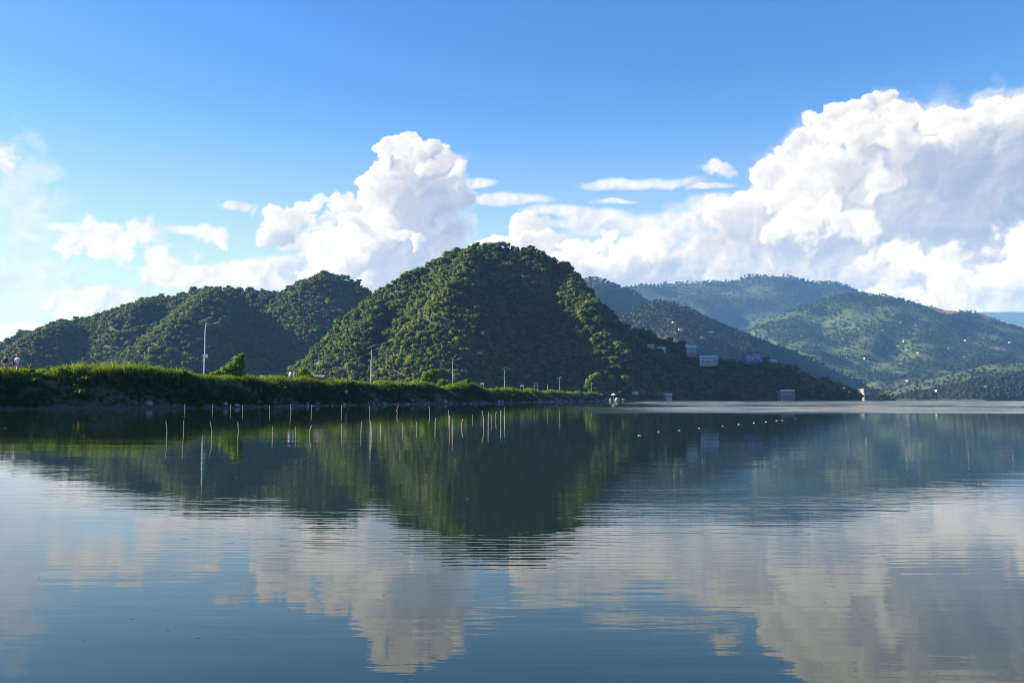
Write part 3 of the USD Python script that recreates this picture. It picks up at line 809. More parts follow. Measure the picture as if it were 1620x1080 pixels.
scatter("ridge_forest", TREES, s2, np.clip(rng.lognormal(-0.62, 0.36, len(s2)), 0.3, 1.15), rng, "dense forest covering the long ridge at the left", tilt=0.03)
s3 = clear_of_houses(islet.spots(3.6, rng, face=-0.6))
s3b = rng.uniform(0.5, 0.9, len(s3))
for q, s in zip(s3[::3], s3b[::3]):
    copy_of(protos[rng.integers(len(protos))], "broadleaf_tree", "dark tree on the low tip of the headland beside the shore houses", "tree", q, rng.uniform(0, 360), s, "trees on the tip of the headland")
scatter("headland_undergrowth", TREES[4:5], np.delete(s3, np.s_[::3], 0), np.delete(s3b, np.s_[::3]) * 0.8, rng, "dark undergrowth on the low tip of the headland")


def far_forest(name, h, spacing, scale, label, seed=None, fields=0.5, thin=0.0):
    p = h.spots(spacing, rng, face=-0.15, low=1.0)
    if seed is not None:
        n1 = meshkit.fbm(p / 170.0, 4, seed)
        keep = (n1 < (1 - fields) + 0.015) | (rng.random(len(p)) < 0.28)
        p = p[keep]
    for q, r in SOILS["terraces"] + SOILS["mountain"]:
        p = p[np.linalg.norm((p - q) / r, axis=1) > 1.05]
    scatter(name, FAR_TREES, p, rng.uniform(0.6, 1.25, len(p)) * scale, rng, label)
    return len(p)


counts = [len(spots), len(s2)]
counts.append(far_forest("shoulder_woods", shoulder, 7.0, 0.75, "woods on the sloping spur below the far mountain", 47, 0.50))
counts.append(far_forest("peak_woods", cone, 11.0, 1.05, "woods on the dark blue peak", 45, 0.36))
counts.append(far_forest("hillside_woods", terraces, 10.0, 0.9, "scattered woods between terraced fields on the far hillside", 41, 0.50))
counts.append(far_forest("mountain_woods", mountain, 17.0, 1.3, "woods on the broad far mountain", 43, 0.44))
counts.append(far_forest("green_slope_woods", green_hill, 8.0, 0.75, "few trees on the pale green slope", 49, 0.80))
counts.append(far_forest("shore_woods", far_wood, 5.4, 0.75, "dark green woods on the low hill of the right shore"))
print("trees", counts)


# ---------------------------------------------------------------- grass, bushes and stones of the embankment
def build_tuft(parent, seed, blades, height, spread, width, mat="grass"):
    g = np.random.default_rng(seed)
    vs, fs, ns = [], [], []
    for k in range(blades):
        a, q = g.uniform(0, 2 * np.pi), spread * np.sqrt(g.random())
        base = np.array([q * np.cos(a), q * np.sin(a), -0.1])
        h, lean = height * g.uniform(0.55, 1.15), g.normal(0, 0.35, 2)
        w = np.array([-np.sin(a), np.cos(a), 0]) * width * g.uniform(0.6, 1.3)
        mid = base + [lean[0] * h * 0.3, lean[1] * h * 0.3, h * 0.6]
        tip = base + [lean[0] * h, lean[1] * h, h]
        o = len(vs) * 1
        vs += [base - w, base + w, mid + w * 0.7, mid - w * 0.7, tip]
        nn = np.array([lean[0], lean[1], 0.9]) + g.normal(0, 0.3, 3)
        ns += [nn / np.linalg.norm(nn)] * 5
        fs += [[o, o + 1, o + 2], [o, o + 2, o + 3], [o + 3, o + 2, o + 4]]
    obj("blades", (np.array(vs), np.array(fs), np.array(ns)), M[mat], parent)


TUFTS = [(build_tuft, (301, 26, 0.42, 0.30, 0.022)), (build_tuft, (302, 30, 0.55, 0.35, 0.026)), (build_tuft, (303, 34, 0.75, 0.32, 0.024)), (build_tuft, (304, 22, 0.32, 0.38, 0.028))]
gi, go = [], []
for i in range(966):
    n = 34 if DIST[i] < 140 else 24 if DIST[i] < 220 else 12
    gi.append(i + rng.random(n))
    go.append(np.where(rng.random(n) < 0.42, rng.uniform(-1.6, 1.0, n), np.where(rng.random(n) < 0.88, rng.uniform(0.6, 5.3, n), rng.uniform(-6.0, -3.2, n))))
gi, go = np.concatenate(gi), np.concatenate(go)
g = bump_bank(on_bank(gi, go, bank_height(gi, go)))
lush = meshkit.fbm(np.stack([gi * 0.06, go * 0.2, 0 * gi], 1), 3, 71)
keep = rng.random(len(g)) < np.where(go > 1.2, np.clip((lush - 0.25) * 6, 0.6, 1), 1)
gs = np.where(np.abs(go) < 1.6, 1.05, 1.0) * (0.45 + 2.6 * np.clip(lush - 0.35, 0, 0.5)) * rng.uniform(0.75, 1.25, len(g)) * np.where(DIST[np.minimum(gi.astype(int), 999)] > 200, 1.25, 1.0)
crest = np.abs(go + 0.2) < 1.5
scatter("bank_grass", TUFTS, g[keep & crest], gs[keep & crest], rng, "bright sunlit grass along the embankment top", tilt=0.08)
scatter("bank_weeds", [(b, (*a, "weeds")) for b, a in TUFTS], g[keep & ~crest], gs[keep & ~crest] * 1.1, rng, "grass down the embankment side, its shade put into a darker colour", tilt=0.15)  # same tufts as on the top, coloured darker to stand for shade


def bush(name, label, category, px, base_y, depth, lobes, n, size, seed, trunk=None, group=None, z=None):
    p = at(px, base_y, depth)
    p[2] = TOP - 0.25 if z is None else z
    t = thing(name, label, category, p, group=group)
    obj("foliage" if trunk is None else "crown", crown_mesh(lobes, n, size, np.random.default_rng(seed), 0.72, 0.45), M["bush_leaves"], t)
    stems = [bar((0, 0, -1.3), (x * 0.9, y * 0.9, z2), 0.07 if trunk is None else trunk, 0.02, 5) for x, y, z2, r in lobes]
    obj("stem" if trunk is None else "trunk", join(*stems), M["bark"], t)
    return t


bush("leafy_bush", "big bright green bush leaning beside the tallest lamp", "bush", 366, 600, 112, [(0.9, 0, 2.6, 0.85), (0.8, 0.1, 1.8, 0.95), (0.1, 0, 1.7, 0.85), (-0.8, 0, 1.25, 0.75), (-1.7, 0.1, 0.9, 0.6), (0.6, 0.2, 0.9, 1.0), (-2.4, 0, 0.7, 0.5), (1.25, 0, 3.1, 0.5)], 1900, 0.13, 401)
bush("young_tree", "bright yellow-green young tree with two rounded tops on the embankment", "tree", 679, 612, 203, [(-0.6, 0, 3.2, 1.1), (0.7, 0, 3.7, 1.2), (1.5, 0.2, 3.2, 0.8), (-1.2, 0, 2.2, 0.9), (0.2, 0, 2.2, 1.2), (-0.9, 0.1, 1.2, 0.8)], 1600, 0.2, 402, 0.09)
bush("leafy_bush", "low rounded bush right of the young tree", "bush", 700, 613, 206, [(-0.4, 0, 1.1, 0.9), (0.6, 0, 0.8, 0.8), (0.1, 0, 1.7, 0.7), (1.4, 0, 0.5, 0.6)], 800, 0.18, 403)
bush("leafy_bush", "small bush between the third and fourth lamp", "bush", 733, 614, 208, [(-0.6, 0, 0.9, 0.8), (0.5, 0, 1.2, 0.9), (0.9, 0, 1.9, 0.6), (-0.2, 0, 1.6, 0.6)], 800, 0.18, 404)
bush("leafy_bush", "low dark bush right of the second lamp", "bush", 637, 610, 190, [(-0.8, 0, 0.5, 0.6), (0, 0, 0.8, 0.7), (0.9, 0, 0.4, 0.6)], 500, 0.17, 405)
bush("weed_clump", "tall feathery weeds on the bank top near the left edge", "plant", 95, 590, 90, [(-0.8, 0, 0.35, 0.35), (0, 0, 0.6, 0.42), (0.7, 0, 0.4, 0.4), (1.5, 0, 0.2, 0.35)], 500, 0.11, 406)
bush("weed_clump", "leafy weeds on the bank top left of the tallest lamp", "plant", 208, 593, 96, [(-0.5, 0, 0.5, 0.45), (0.2, 0, 0.7, 0.45), (0.9, 0, 0.35, 0.4)], 500, 0.12, 407)
bush("weed_clump", "pale weeds just right of the two walkers at the left", "plant", 45, 588, 88, [(-0.4, 0, 0.3, 0.3), (0.3, 0, 0.45, 0.35)], 300, 0.1, 408)
bush("lakeside_tree", "sunlit leaning tree behind the last lamp at the embankment end", "tree", 940, 626, 462, [(-2.5, 0, 8.5, 2.2), (-0.5, 0, 10.5, 2.4), (1.8, 0, 12.0, 1.8), (-3.6, 0, 6.0, 1.8), (1.5, 1, 8.0, 3.0), (3.5, 1, 6.0, 2.6), (0, 1, 5.0, 3.0)], 2200, 0.42, 409, 0.25, z=1.5)
bush("leafy_bush", "sunlit shrubs left of the little roofed stand", "bush", 487, 602, 143, [(-1.4, 0, 1.2, 1.1), (0.2, 0, 0.9, 1.0), (-2.5, 0, 0.9, 0.9), (-0.8, 0.4, 2.1, 0.8)], 900, 0.18, 410)


def rock_mesh(seed, flat=0.6):
    r = np.random.default_rng(seed)
    s = trimesh.creation.icosphere(2, 1.0)
    v = np.array(s.vertices)
    d = r.normal(0, 1, (9, 3))
    d /= np.linalg.norm(d, axis=1, keepdims=True)
    for k, c in zip(d, r.uniform(0.55, 0.85, 9)):
        over = np.maximum(v @ k - c, 0)
        v -= over[:, None] * k
    v *= 1 + 0.18 * (meshkit.fbm(v * 2, 3, seed)[:, None] - 0.5)
    s.vertices = v * [1.0, 0.75, flat]
    return s


rocks = []
for k in range(6):
    p = prototype("shore_rock")
    obj("stone", rock_mesh(500 + k, 0.5 + 0.05 * k), M["pale_rock" if k % 2 == 0 else "rock"], p)
    rocks.append(p)
PLACES = 190
for k in range(PLACES):
    i = rng.uniform(85, 640)
    off = rng.uniform(4.6, 5.9)
    q = bump_bank(on_bank(np.array([i]), np.array([off]), bank_height(np.array([i]), np.array([off]))))[0]
    v, u = rng.integers(6), 810 + F_PX * q[0] / q[1]
    what = ("pale" if v % 2 == 0 else "dark grey") + " angular stone at the waterline " + ("below the two walkers at the left" if u < 150 else "left of the tallest lamp" if u < 325 else "below the walking pair" if u < 520 else "below the second lamp" if u < 640 else "below the young tree" if u < 700 else "below the third lamp" if u < 757 else "below the fourth lamp")
    copy_of(rocks[v], "shore_rock", what, "rock", q + [0, 0, 0.04], rng.uniform(0, 360), float(np.clip(rng.lognormal(-1.35, 0.4), 0.14, 0.5)), what.replace("stone", "stones"))
ri = rng.uniform(560, 968, 900)
ro = rng.uniform(1.6, 5.8, 900)
rp = bump_bank(on_bank(ri, ro, bank_height(ri, ro)))


def build_rock(parent, seed):
    obj("stone", rock_mesh(seed), M["rock"], parent)


scatter("rubble", [(build_rock, (520 + k,)) for k in range(4)], rp, rng.uniform(0.2, 0.75, 900), rng, "grey stone rubble facing the far part of the embankment", tilt=0.3)


def build_scrub(parent, seed):
    g = np.random.default_rng(seed)
    lb = [(g.normal(0, 0.5), g.normal(0, 0.4), g.uniform(0.0, 0.3), g.uniform(0.3, 0.55)) for _ in range(5)]
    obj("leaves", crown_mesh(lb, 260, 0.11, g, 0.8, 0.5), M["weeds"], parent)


si = rng.uniform(0, 900, 1900)
so = rng.uniform(0.7, 4.3, 1900)
sl = meshkit.fbm(np.stack([si * 0.05, so * 0.25, 0 * si], 1), 3, 83)
k = (sl > 0.54) & ((si < 620) | (rng.random(1900) < 0.35))
sp = bump_bank(on_bank(si, so, bank_height(si, so)))[k]
scatter("bank_scrub", [(build_scrub, (540 + q,)) for q in range(4)], sp, rng.uniform(0.3, 0.9, len(sp)), rng, "leafy creepers and low scrub on the shaded side of the embankment", tilt=0.15)


# ---------------------------------------------------------------- finding places
def bank_at(px, off=-2.5):
    """Where the line across the embankment at that distance from its edge stands under a column of the photograph."""
    i = np.arange(len(EDGE), dtype=float)
    p = on_bank(i, np.full(len(i), off), bank_height(i, np.full(len(i), off)))
    x = 810 + F_PX * p[:, 0] / p[:, 1]
    k = float(np.interp(px, x, i))
    q = bump_bank(on_bank(np.array([k]), np.array([off]), bank_height(np.array([k]), np.array([off]))))[0]
    return q


def on_water(px, py):
    d = ray(px, py)
    return EYE - d * EYE[2] / d[2]


def height_for(py_top, foot):
    return at(810, py_top, foot[1])[2] - foot[2]


# ---------------------------------------------------------------- solar street lamps
def lamp_parts(t, box_sign=False, h=6.8):
    obj("pole", join(bar((0, 0, -0.3), (0.04, 0, h - 0.1), 0.075, 0.045, 10), bar((0, 0, -0.05), (0, 0, 0.12), 0.14, 0.14, 10)), M["steel"], t)
    a = math.radians(24)
    p = box(-0.75, -0.5, -0.02, 0.75, 0.5, 0.02)
    f = join(box(-0.77, -0.52, -0.03, 0.77, -0.5, 0.03), box(-0.77, 0.5, -0.03, 0.77, 0.52, 0.03), box(-0.77, -0.5, -0.03, -0.75, 0.5, 0.03), box(0.75, -0.5, -0.03, 0.77, 0.5, 0.03))
    mt = trimesh.transformations.rotation_matrix(-a, [0, 1, 0])
    mt[:3, 3] = (0.04, 0, h + 0.05)
    p.apply_transform(mt)
    f.apply_transform(mt)
    sp = obj("solar_panel", p, M["panel"], t)
    obj("frame", f, M["steel"], sp)
    obj("bracket", bar((0.04, 0, h - 0.25), (0.04, 0, h + 0.04), 0.03, 0.03, 6), M["steel"], t)
    obj("arm", bar((0.03, 0, h - 0.75), (1.0, 0, h - 0.40), 0.028, 0.022, 6), M["steel"], t)
    head = box(-0.34, -0.12, -0.04, 0.34, 0.12, 0.05)
    head.apply_transform(trimesh.transformations.rotation_matrix(-0.34, [0, 1, 0]))
    head.apply_translation([1.28, 0, h - 0.30])
    obj("lamp_head", head, M["white"], t)
    if box_sign:
        obj("sign_box", box(-0.14, -0.16, 2.45, 0.42, -0.07, 2.86), M["white"], t)
    else:
        obj("control_box", box(0.05, -0.10, 2.6, 0.25, 0.10, 2.95), M["steel"], t)


LAMPS = [(323, 503, -3.9, "tallest grey solar street lamp with a white box halfway up its pole"), (587, 547, -3.6, "second solar street lamp from the left, before the lit flank of the central hill"),
         (716, 564, -3.4, "third solar street lamp, beside the small bush right of the young tree"), (798, 580, -3.4, "fourth solar street lamp, alone on the bank before the dark hill"),
         (885, 595, -3.2, "fifth small solar street lamp near the far end of the embankment"), (936, 604, -3.0, "last and smallest solar street lamp before the leaning tree")]
lamp_proto = prototype("solar_lamp")
lamp_parts(lamp_proto)
for k, (px, ty, off, label) in enumerate(LAMPS):
    q = bank_at(px, off)
    s = height_for(ty + (4 if k == 0 else 2), q) / 6.8
    if k == 0:
        t = thing("solar_street_lamp", label, "street lamp", q, 0, s, "solar street lamps along the embankment")
        lamp_parts(t, True)
    else:
        copy_of(lamp_proto, "solar_street_lamp", label, "street lamp", q, -8 + 5 * k, s, "solar street lamps along the embankment")

# ---------------------------------------------------------------- stakes in the water
NEAR = [(262, 667, 696, 2), (290, 666, 696, 0), (332, 668, 694, 3), (376, 667, 693, 1), (431, 675, 690.5, 0), (467.5, 675, 690, 0), (493, 673, 689, -3), (541, 670, 687, 0), (571.5, 667, 685, 0), (586, 666, 690, 2),
        (602.5, 669, 683, 0), (636, 669, 682, 2), (659, 668, 680, 1), (688.6, 661, 678, 0), (711.6, 657, 679, 0), (732.5, 662, 676, -2), (762.5, 650, 675, 3), (772.5, 652, 674, 0), (792.6, 649, 671, 0)]
FARROW = [(292.6, 639, 648, 0), (336.5, 640, 648.5, 0), (365, 640, 649, 0), (384, 641, 650, 0), (426.6, 642, 653, 0), (459, 640, 654, 1), (492.5, 640, 652, 0), (540, 641, 652.5, 0), (585, 642, 656, 0), (630, 642, 654, -2),
          (678.5, 643, 656, 1), (709.5, 648, 662, 0), (747.4, 656, 664, 0), (777.4, 657, 669, 1), (785.5, 651, 664, -2), (798.5, 644, 661, 0)]
ORD = "first second third fourth fifth sixth seventh eighth ninth tenth eleventh twelfth thirteenth fourteenth fifteenth sixteenth seventeenth eighteenth nineteenth".split()
for row, which in ((NEAR, "near"), (FARROW, "far")):
    for k, (px, ty, wy, lean) in enumerate(row):
        q = on_water(px, wy)
        h = height_for(ty, q)
        r = 0.44 * q[1] / F_PX * (1.35 if which == "near" else 1.0)
        bend = lean * q[1] / F_PX
        shape = "crooked" if abs(lean) > 1 else "straight"
        t = obj("bamboo_stake", join(bar((bend * 0.2, 0, -0.5), (0, 0, h), r * 1.05, r * 0.9, 7, (bend, 0, h * 0.5)), bar((bend * 0.75, 0, h * 0.62), (bend * 0.7, 0, h * 0.62 + r), r * 1.25, r * 1.25, 7)), M["bamboo"], smooth=40)
        UsdGeom.Xformable(t).AddTranslateOp().Set(Gf.Vec3d(*q))
        tag(t, f"{shape} pale stake in the water, {ORD[k]} from the left in the {which} row", "stake", f"stakes of the {which} row")

# ---------------------------------------------------------------- floats and leaves on the water
for k, (px, py) in enumerate([(1012, 689), (1042, 683), (1075, 680.5), (1106.7, 677), (1143.5, 673.7), (1168.7, 671.2), (1192.8, 668.7), (1212, 667), (1229, 665.3), (1238, 664.8), (1259, 662.5)]):
    q = on_water(px, py)
    s = trimesh.creation.icosphere(2, 1.0)
    v = np.array(s.vertices)
    s.vertices = v * [0.045, 0.026, 0.014] * (1 + 0.25 * np.cos(6 * v[:, :1]) ** 2) + [0, 0, 0.004]
    t = thing("float", f"small white float, {ORD[k]} from the left in the slanting line", "float", q, 20 * k, 1.0, "line of white floats")
    obj("body", s, M["foam"], t, smooth=True)
    obj("cord", bar((0.04, 0, 0.0), (0.10, 0.02, -0.03), 0.008, 0.006, 5), M["bamboo"], t)
LEAVES = [(62, 659.5, 1), (149, 662.5, 1), (8, 677, 1), (113, 706, 1), (175, 709, 1), (152, 686, 1), (243, 717, 1), (495, 729, 1), (545, 733, 1), (412, 712, 1), (375, 756, 1), (15, 745, 0), (95, 767, 0), (132, 1013, 0), (266, 997, 0),
          (314, 1008, 0), (209, 977, 0), (62, 913, 0), (607, 940, 0), (1305, 951, 0), (740, 790, 1), (676, 752, 1), (1360, 717, 1), (880, 696, 1)]
leaf_protos = []
for mat in ("dark_leaf", "dead_leaf"):
    p = prototype("floating_leaf")
    u = np.linspace(-1, 1, 9)
    w = 0.38 * (1 - u ** 2) ** 0.7
    v = np.vstack([np.stack([u, w, 0.10 * u ** 2 + 0.06], 1), np.stack([u, 0 * u, 0.10 * u ** 2 + 0.0], 1), np.stack([u, -w, 0.10 * u ** 2 + 0.09], 1)])
    f = [[r * 9 + i, r * 9 + i + 1, (r + 1) * 9 + i + 1] for r in range(2) for i in range(8)] + [[r * 9 + i, (r + 1) * 9 + i + 1, (r + 1) * 9 + i] for r in range(2) for i in range(8)]
    blade = obj("blade", (v + [0, 0, 0.02], np.array(f)), M[mat], p, smooth=True)
    obj("stalk", bar((0.95, 0, 0.11), (1.35, 0.08, 0.04), 0.03, 0.02, 5), M[mat], p)
    leaf_protos.append(p)
for k, (px, py, pale) in enumerate(LEAVES):
    q = on_water(px, py)
    s = (3.6 if pale else 3.0) * q[1] / F_PX
    where = "left" if px < 540 else "middle" if px < 1080 else "right"
    copy_of(leaf_protos[pale], "floating_leaf", f"{'pale curled' if pale else 'small dark'} leaf afloat on the {'far' if py < 700 else 'middle' if py < 800 else 'near'} water at the {where}", "leaf", q + [0, 0, 0.003], rng.uniform(-50, 50), s, "leaves afloat on the lake")


# ---------------------------------------------------------------- buildings
def windows(t, w, d, h, storeys, wall_front=True, n=3, frame=None):
    fh = h / storeys
    for s in range(storeys):
        for k in range(n):
            if s == 0 and k == n // 2:
                dr = obj("door", box(-0.5, -d / 2 - 0.03, 0.02, 0.5, -d / 2 + 0.02, min(2.1, fh * 0.8)), M["wood"], t)
                obj("handle", box(0.3, -d / 2 - 0.08, 0.95, 0.36, -d / 2 - 0.031, 1.1), M["steel"], dr)
                continue
            x = (k + 0.5) / n * w - w / 2
            ww, hh, z = min(1.3, w / n * 0.55), fh * 0.42, s * fh + fh * 0.36
            fr = obj("window", join(box(x - ww / 2 - 0.1, -d / 2 - 0.06, z - 0.1, x + ww / 2 + 0.1, -d / 2 + 0.01, z), box(x - ww / 2 - 0.1, -d / 2 - 0.06, z + hh, x + ww / 2 + 0.1, -d / 2 + 0.01, z + hh + 0.1),
                                    box(x - ww / 2 - 0.1, -d / 2 - 0.06, z, x - ww / 2, -d / 2 + 0.01, z + hh), box(x + ww / 2, -d / 2 - 0.06, z, x + ww / 2 + 0.1, -d / 2 + 0.01, z + hh)), M[frame or "white"], t)
            obj("pane", box(x - ww / 2, -d / 2 - 0.02, z, x + ww / 2, -d / 2 + 0.005, z + hh), M["window"], fr)


def gable(w, d, h, rise, over=0.5):
    """A pitched roof with eaves, ridge along the width."""
    x, y = w / 2 + over, d / 2 + over
    th = 0.12
    v = [(-x, -y, h - 0.1), (x, -y, h - 0.1), (x, 0, h + rise), (-x, 0, h + rise), (x, y, h - 0.1), (-x, y, h - 0.1)]
    v += [(a, b, c + th) for a, b, c in v]
    f = [[0, 1, 2], [0, 2, 3], [3, 2, 4], [3, 4, 5], [6, 8, 7], [6, 9, 8], [9, 10, 8], [9, 11, 10], [0, 7, 1], [0, 6, 7], [4, 10, 11], [4, 11, 5], [1, 7, 8], [1, 8, 2], [2, 8, 10], [2, 10, 4], [0, 3, 9], [0, 9, 6], [3, 5, 11], [3, 11, 9]]
    return trimesh.Trimesh(np.array(v, float), np.array(f), process=False)


def walls(w, d, h, rise=0.0):
    v = [(-w / 2, -d / 2, -2), (w / 2, -d / 2, -2), (w / 2, d / 2, -2), (-w / 2, d / 2, -2), (-w / 2, -d / 2, h), (w / 2, -d / 2, h), (w / 2, d / 2, h), (-w / 2, d / 2, h), (-w / 2, 0, h + rise - 0.05), (w / 2, 0, h + rise - 0.05)]
    f = [[0, 1, 5], [0, 5, 4], [1, 2, 6], [1, 6, 5], [2, 3, 7], [2, 7, 6], [3, 0, 4], [3, 4, 7], [4, 8, 7], [5, 6, 9], [4, 5, 9], [4, 9, 8], [7, 8, 9], [7, 9, 6]]
    return trimesh.Trimesh(np.array(v, float), np.array(f), process=False)


def house(name, label, px, py, wpx, hpx, depth, wall, roof, kind="gable", storeys=1, n=3, rot=0.0, trim=None, balcony=False, category="house", ground=None):
    p = at(px, py, depth)
    g = float(max(central.height(p[0], p[1]), islet.height(p[0], p[1])))
    if ground is not None:
        p[2] = ground
    else:
        p[2] = max(min(p[2], g + 1.4), g - 0.3, 0.8)  # built on the slope, its lower walls cut into it
    w, h = wpx * depth / F_PX, hpx * depth / F_PX
    rise = h * 0.28 if kind == "gable" else 0.0
    d, wh = max(w * 0.65, 2.2), h - rise
    t = thing(name, label, category, p, rot)
    obj("wall", walls(w, d, wh, rise), M[wall], t)
    if kind == "gable":
        obj("roof", gable(w, d, wh, rise), M[roof], t)
    else:
        obj("roof", join(box(-w / 2 - 0.4, -d / 2 - 0.8, wh, w / 2 + 0.4, d / 2 + 0.4, wh + 0.2), box(-w / 2 - 0.4, -d / 2 - 0.8, wh + 0.2, w / 2 + 0.4, -d / 2 - 0.7, wh + 0.6)), M[roof], t)
        obj("water_tank", join(bar((w * 0.25, 0, wh + 0.2), (w * 0.25, 0, wh + 1.1), 0.45, 0.42, 10)), M["darkroof"], t)
    windows(t, w, d, wh, storeys, n=n, frame=trim)
    if storeys > 1:
        obj("floor_band", box(-w / 2 - 0.15, -d / 2 - (1.2 if balcony else 0.15), wh / storeys - 0.12, w / 2 + 0.15, -d / 2 - 0.003, wh / storeys + 0.08), M[trim or "white"], t)
    if balcony:
        z = wh / storeys + 0.08
        rail = obj("balcony_rail", box(-w / 2 - 0.1, -d / 2 - 1.15, z + 0.9, w / 2 + 0.1, -d / 2 - 1.07, z + 0.98), M[trim or "white"], t)
        for k in range(9):
            x = -w / 2 + w * k / 8
            obj("baluster", box(x - 0.035, -d / 2 - 1.14, z, x + 0.035, -d / 2 - 1.08, z + 0.9), M[trim or "white"], rail)
        for x in (-w / 2, w / 2):
            obj("column", box(x - 0.12, -d / 2 - 1.2, -1.0, x + 0.12, -d / 2 - 0.95, wh / storeys - 0.13), M[trim or "white"], t)
            obj("column", box(x - 0.10, -d / 2 - 1.05, z + 0.005, x + 0.10, -d / 2 - 0.85, wh - 0.005), M[trim or "white"], t)
    return t


for a in HOUSES:
    house(*a[0], **a[1])

# farmhouses on the far slopes, a few pixels each
farm = []
for k, (wm, rm) in enumerate((("cream", "tin"), ("cream", "rust"), ("greywall", "rust"), ("brick", "tin"))):
    p = prototype("farmhouse")
    w, d, h, rise = 9.0 + k, 6.0, 4.6 + 0.6 * k, 1.8
    obj("wall", walls(w, d, h, rise), M[wm], p)
    obj("roof", gable(w, d, h, rise), M[rm], p)
    windows(p, w, d, h, 2, n=3)
    farm.append(p)


def hit(px, py, hills):
    """Where the line of sight first meets one of the hills."""
    d = ray(px, py)
    t = np.arange(1000, 5200, 6.0)[:, None] * d / d[1]
    q = EYE + t
    for h in hills:
        under = h.height(q[:, 0], q[:, 1]) > q[:, 2]
        if under.any():
            return q[np.argmax(under)]


frng = np.random.default_rng(77)
n = 0
for x0, x1, y0, y1, many, where in ((1330, 1450, 545, 605, 8, "among the low terraces of the far hillside"), (1500, 1600, 535, 575, 6, "below the red soil at the far right"), (1240, 1440, 480, 545, 7, "high on the terraced hillside"),
                                    (1010, 1130, 490, 540, 5, "on the wooded spur below the far mountain"), (1060, 1300, 470, 530, 3, "on the broad far mountain"), (1440, 1560, 515, 560, 5, "in the fields left of the red soil"), (1480, 1600, 596, 622, 4, "in the trees of the right shore")):
    for _ in range(many):
        q = hit(frng.uniform(x0, x1), frng.uniform(y0, y1), (far_wood, green_hill, shoulder, terraces, mountain))
        if q is not None:
            k = frng.integers(4)
            look = ("pale house with a grey tin roof", "cream house with a rusty roof", "grey house with a rusty roof", "brown brick house with a tin roof")[k]
            copy_of(farm[k], "farmhouse", f"tiny {look} {where}", "house", q + [0, 0, 0.6], frng.uniform(-40, 40), 0.62 if q[1] < 3200 else 0.8, f"farmhouses {where}")


# ---------------------------------------------------------------- small things along the embankment
def sign_board(name, label, px, y_top, y_bottom, wpx, mat, off=-4.5, category="sign"):
    q = bank_at(px, off)
    k = q[1] / F_PX
    h = height_for(y_top, q)
    b = (y_bottom - y_top) * k
    t = thing(name, label, category, q)
    obj("board", box(-wpx * k / 2, -0.02, h - b, wpx * k / 2, 0.02, h), M[mat], t)
    obj("post", join(bar((-wpx * k * 0.3, 0.06, -0.3), (-wpx * k * 0.3, 0.06, h - 0.05), 0.035, 0.035, 6), bar((wpx * k * 0.3, 0.06, -0.3), (wpx * k * 0.3, 0.06, h - 0.05), 0.035, 0.035, 6)), M["steel"], t)


sign_board("notice_board", "small pale board on the bank left of the walking pair", 414, 594, 598, 5, "white")
sign_board("notice_board", "pale frame-like board just left of the walking pair", 450, 595.5, 599, 5, "tin")
sign_board("sign", "blue sign with a white lower edge between the fourth and fifth lamps", 848, 604, 608, 6, "blue")
sign_board("notice_board", "little white board right of the fourth lamp", 826, 609, 611, 6, "white")
sign_board("notice_board", "small white slanting board left of the fourth lamp", 763, 605.5, 608, 6, "white")
for px, ty, label in ((443, 596, "thin pale post left of the walking pair"), (866, 608, "short white post left of the fifth lamp")):
    q = bank_at(px, -4.0)
    h = height_for(ty, q)
    t = thing("marker_post", label, "post", q)
    obj("shaft", bar((0, 0, -0.3), (0, 0, h), 0.045, 0.04, 8), M["white"], t)
    obj("cap", bar((0, 0, h), (0, 0, h + 0.08), 0.06, 0.03, 8), M["steel"], t)


# ---------------------------------------------------------------- people
def ball(p, r):
    return m3.Manifold.sphere(r, 14).translate(list(map(float, p)))


def limb(*joints):
    parts = [m3.Manifold.batch_hull([ball(a, ra), ball(b, rb)]) for (a, ra), (b, rb) in zip(joints[:-1], joints[1:])]
    return m3.Manifold.batch_boolean(parts, m3.OpType.Add)


def solid(parts, length=0.03, it=6):
    m = m3.Manifold.batch_boolean(parts, m3.OpType.Add).refine_to_length(length)
    g = m.to_mesh()
    t = trimesh.Trimesh(g.vert_properties[:, :3], g.tri_verts, process=True)
    trimesh.smoothing.filter_taubin(t, iterations=it)
    return t


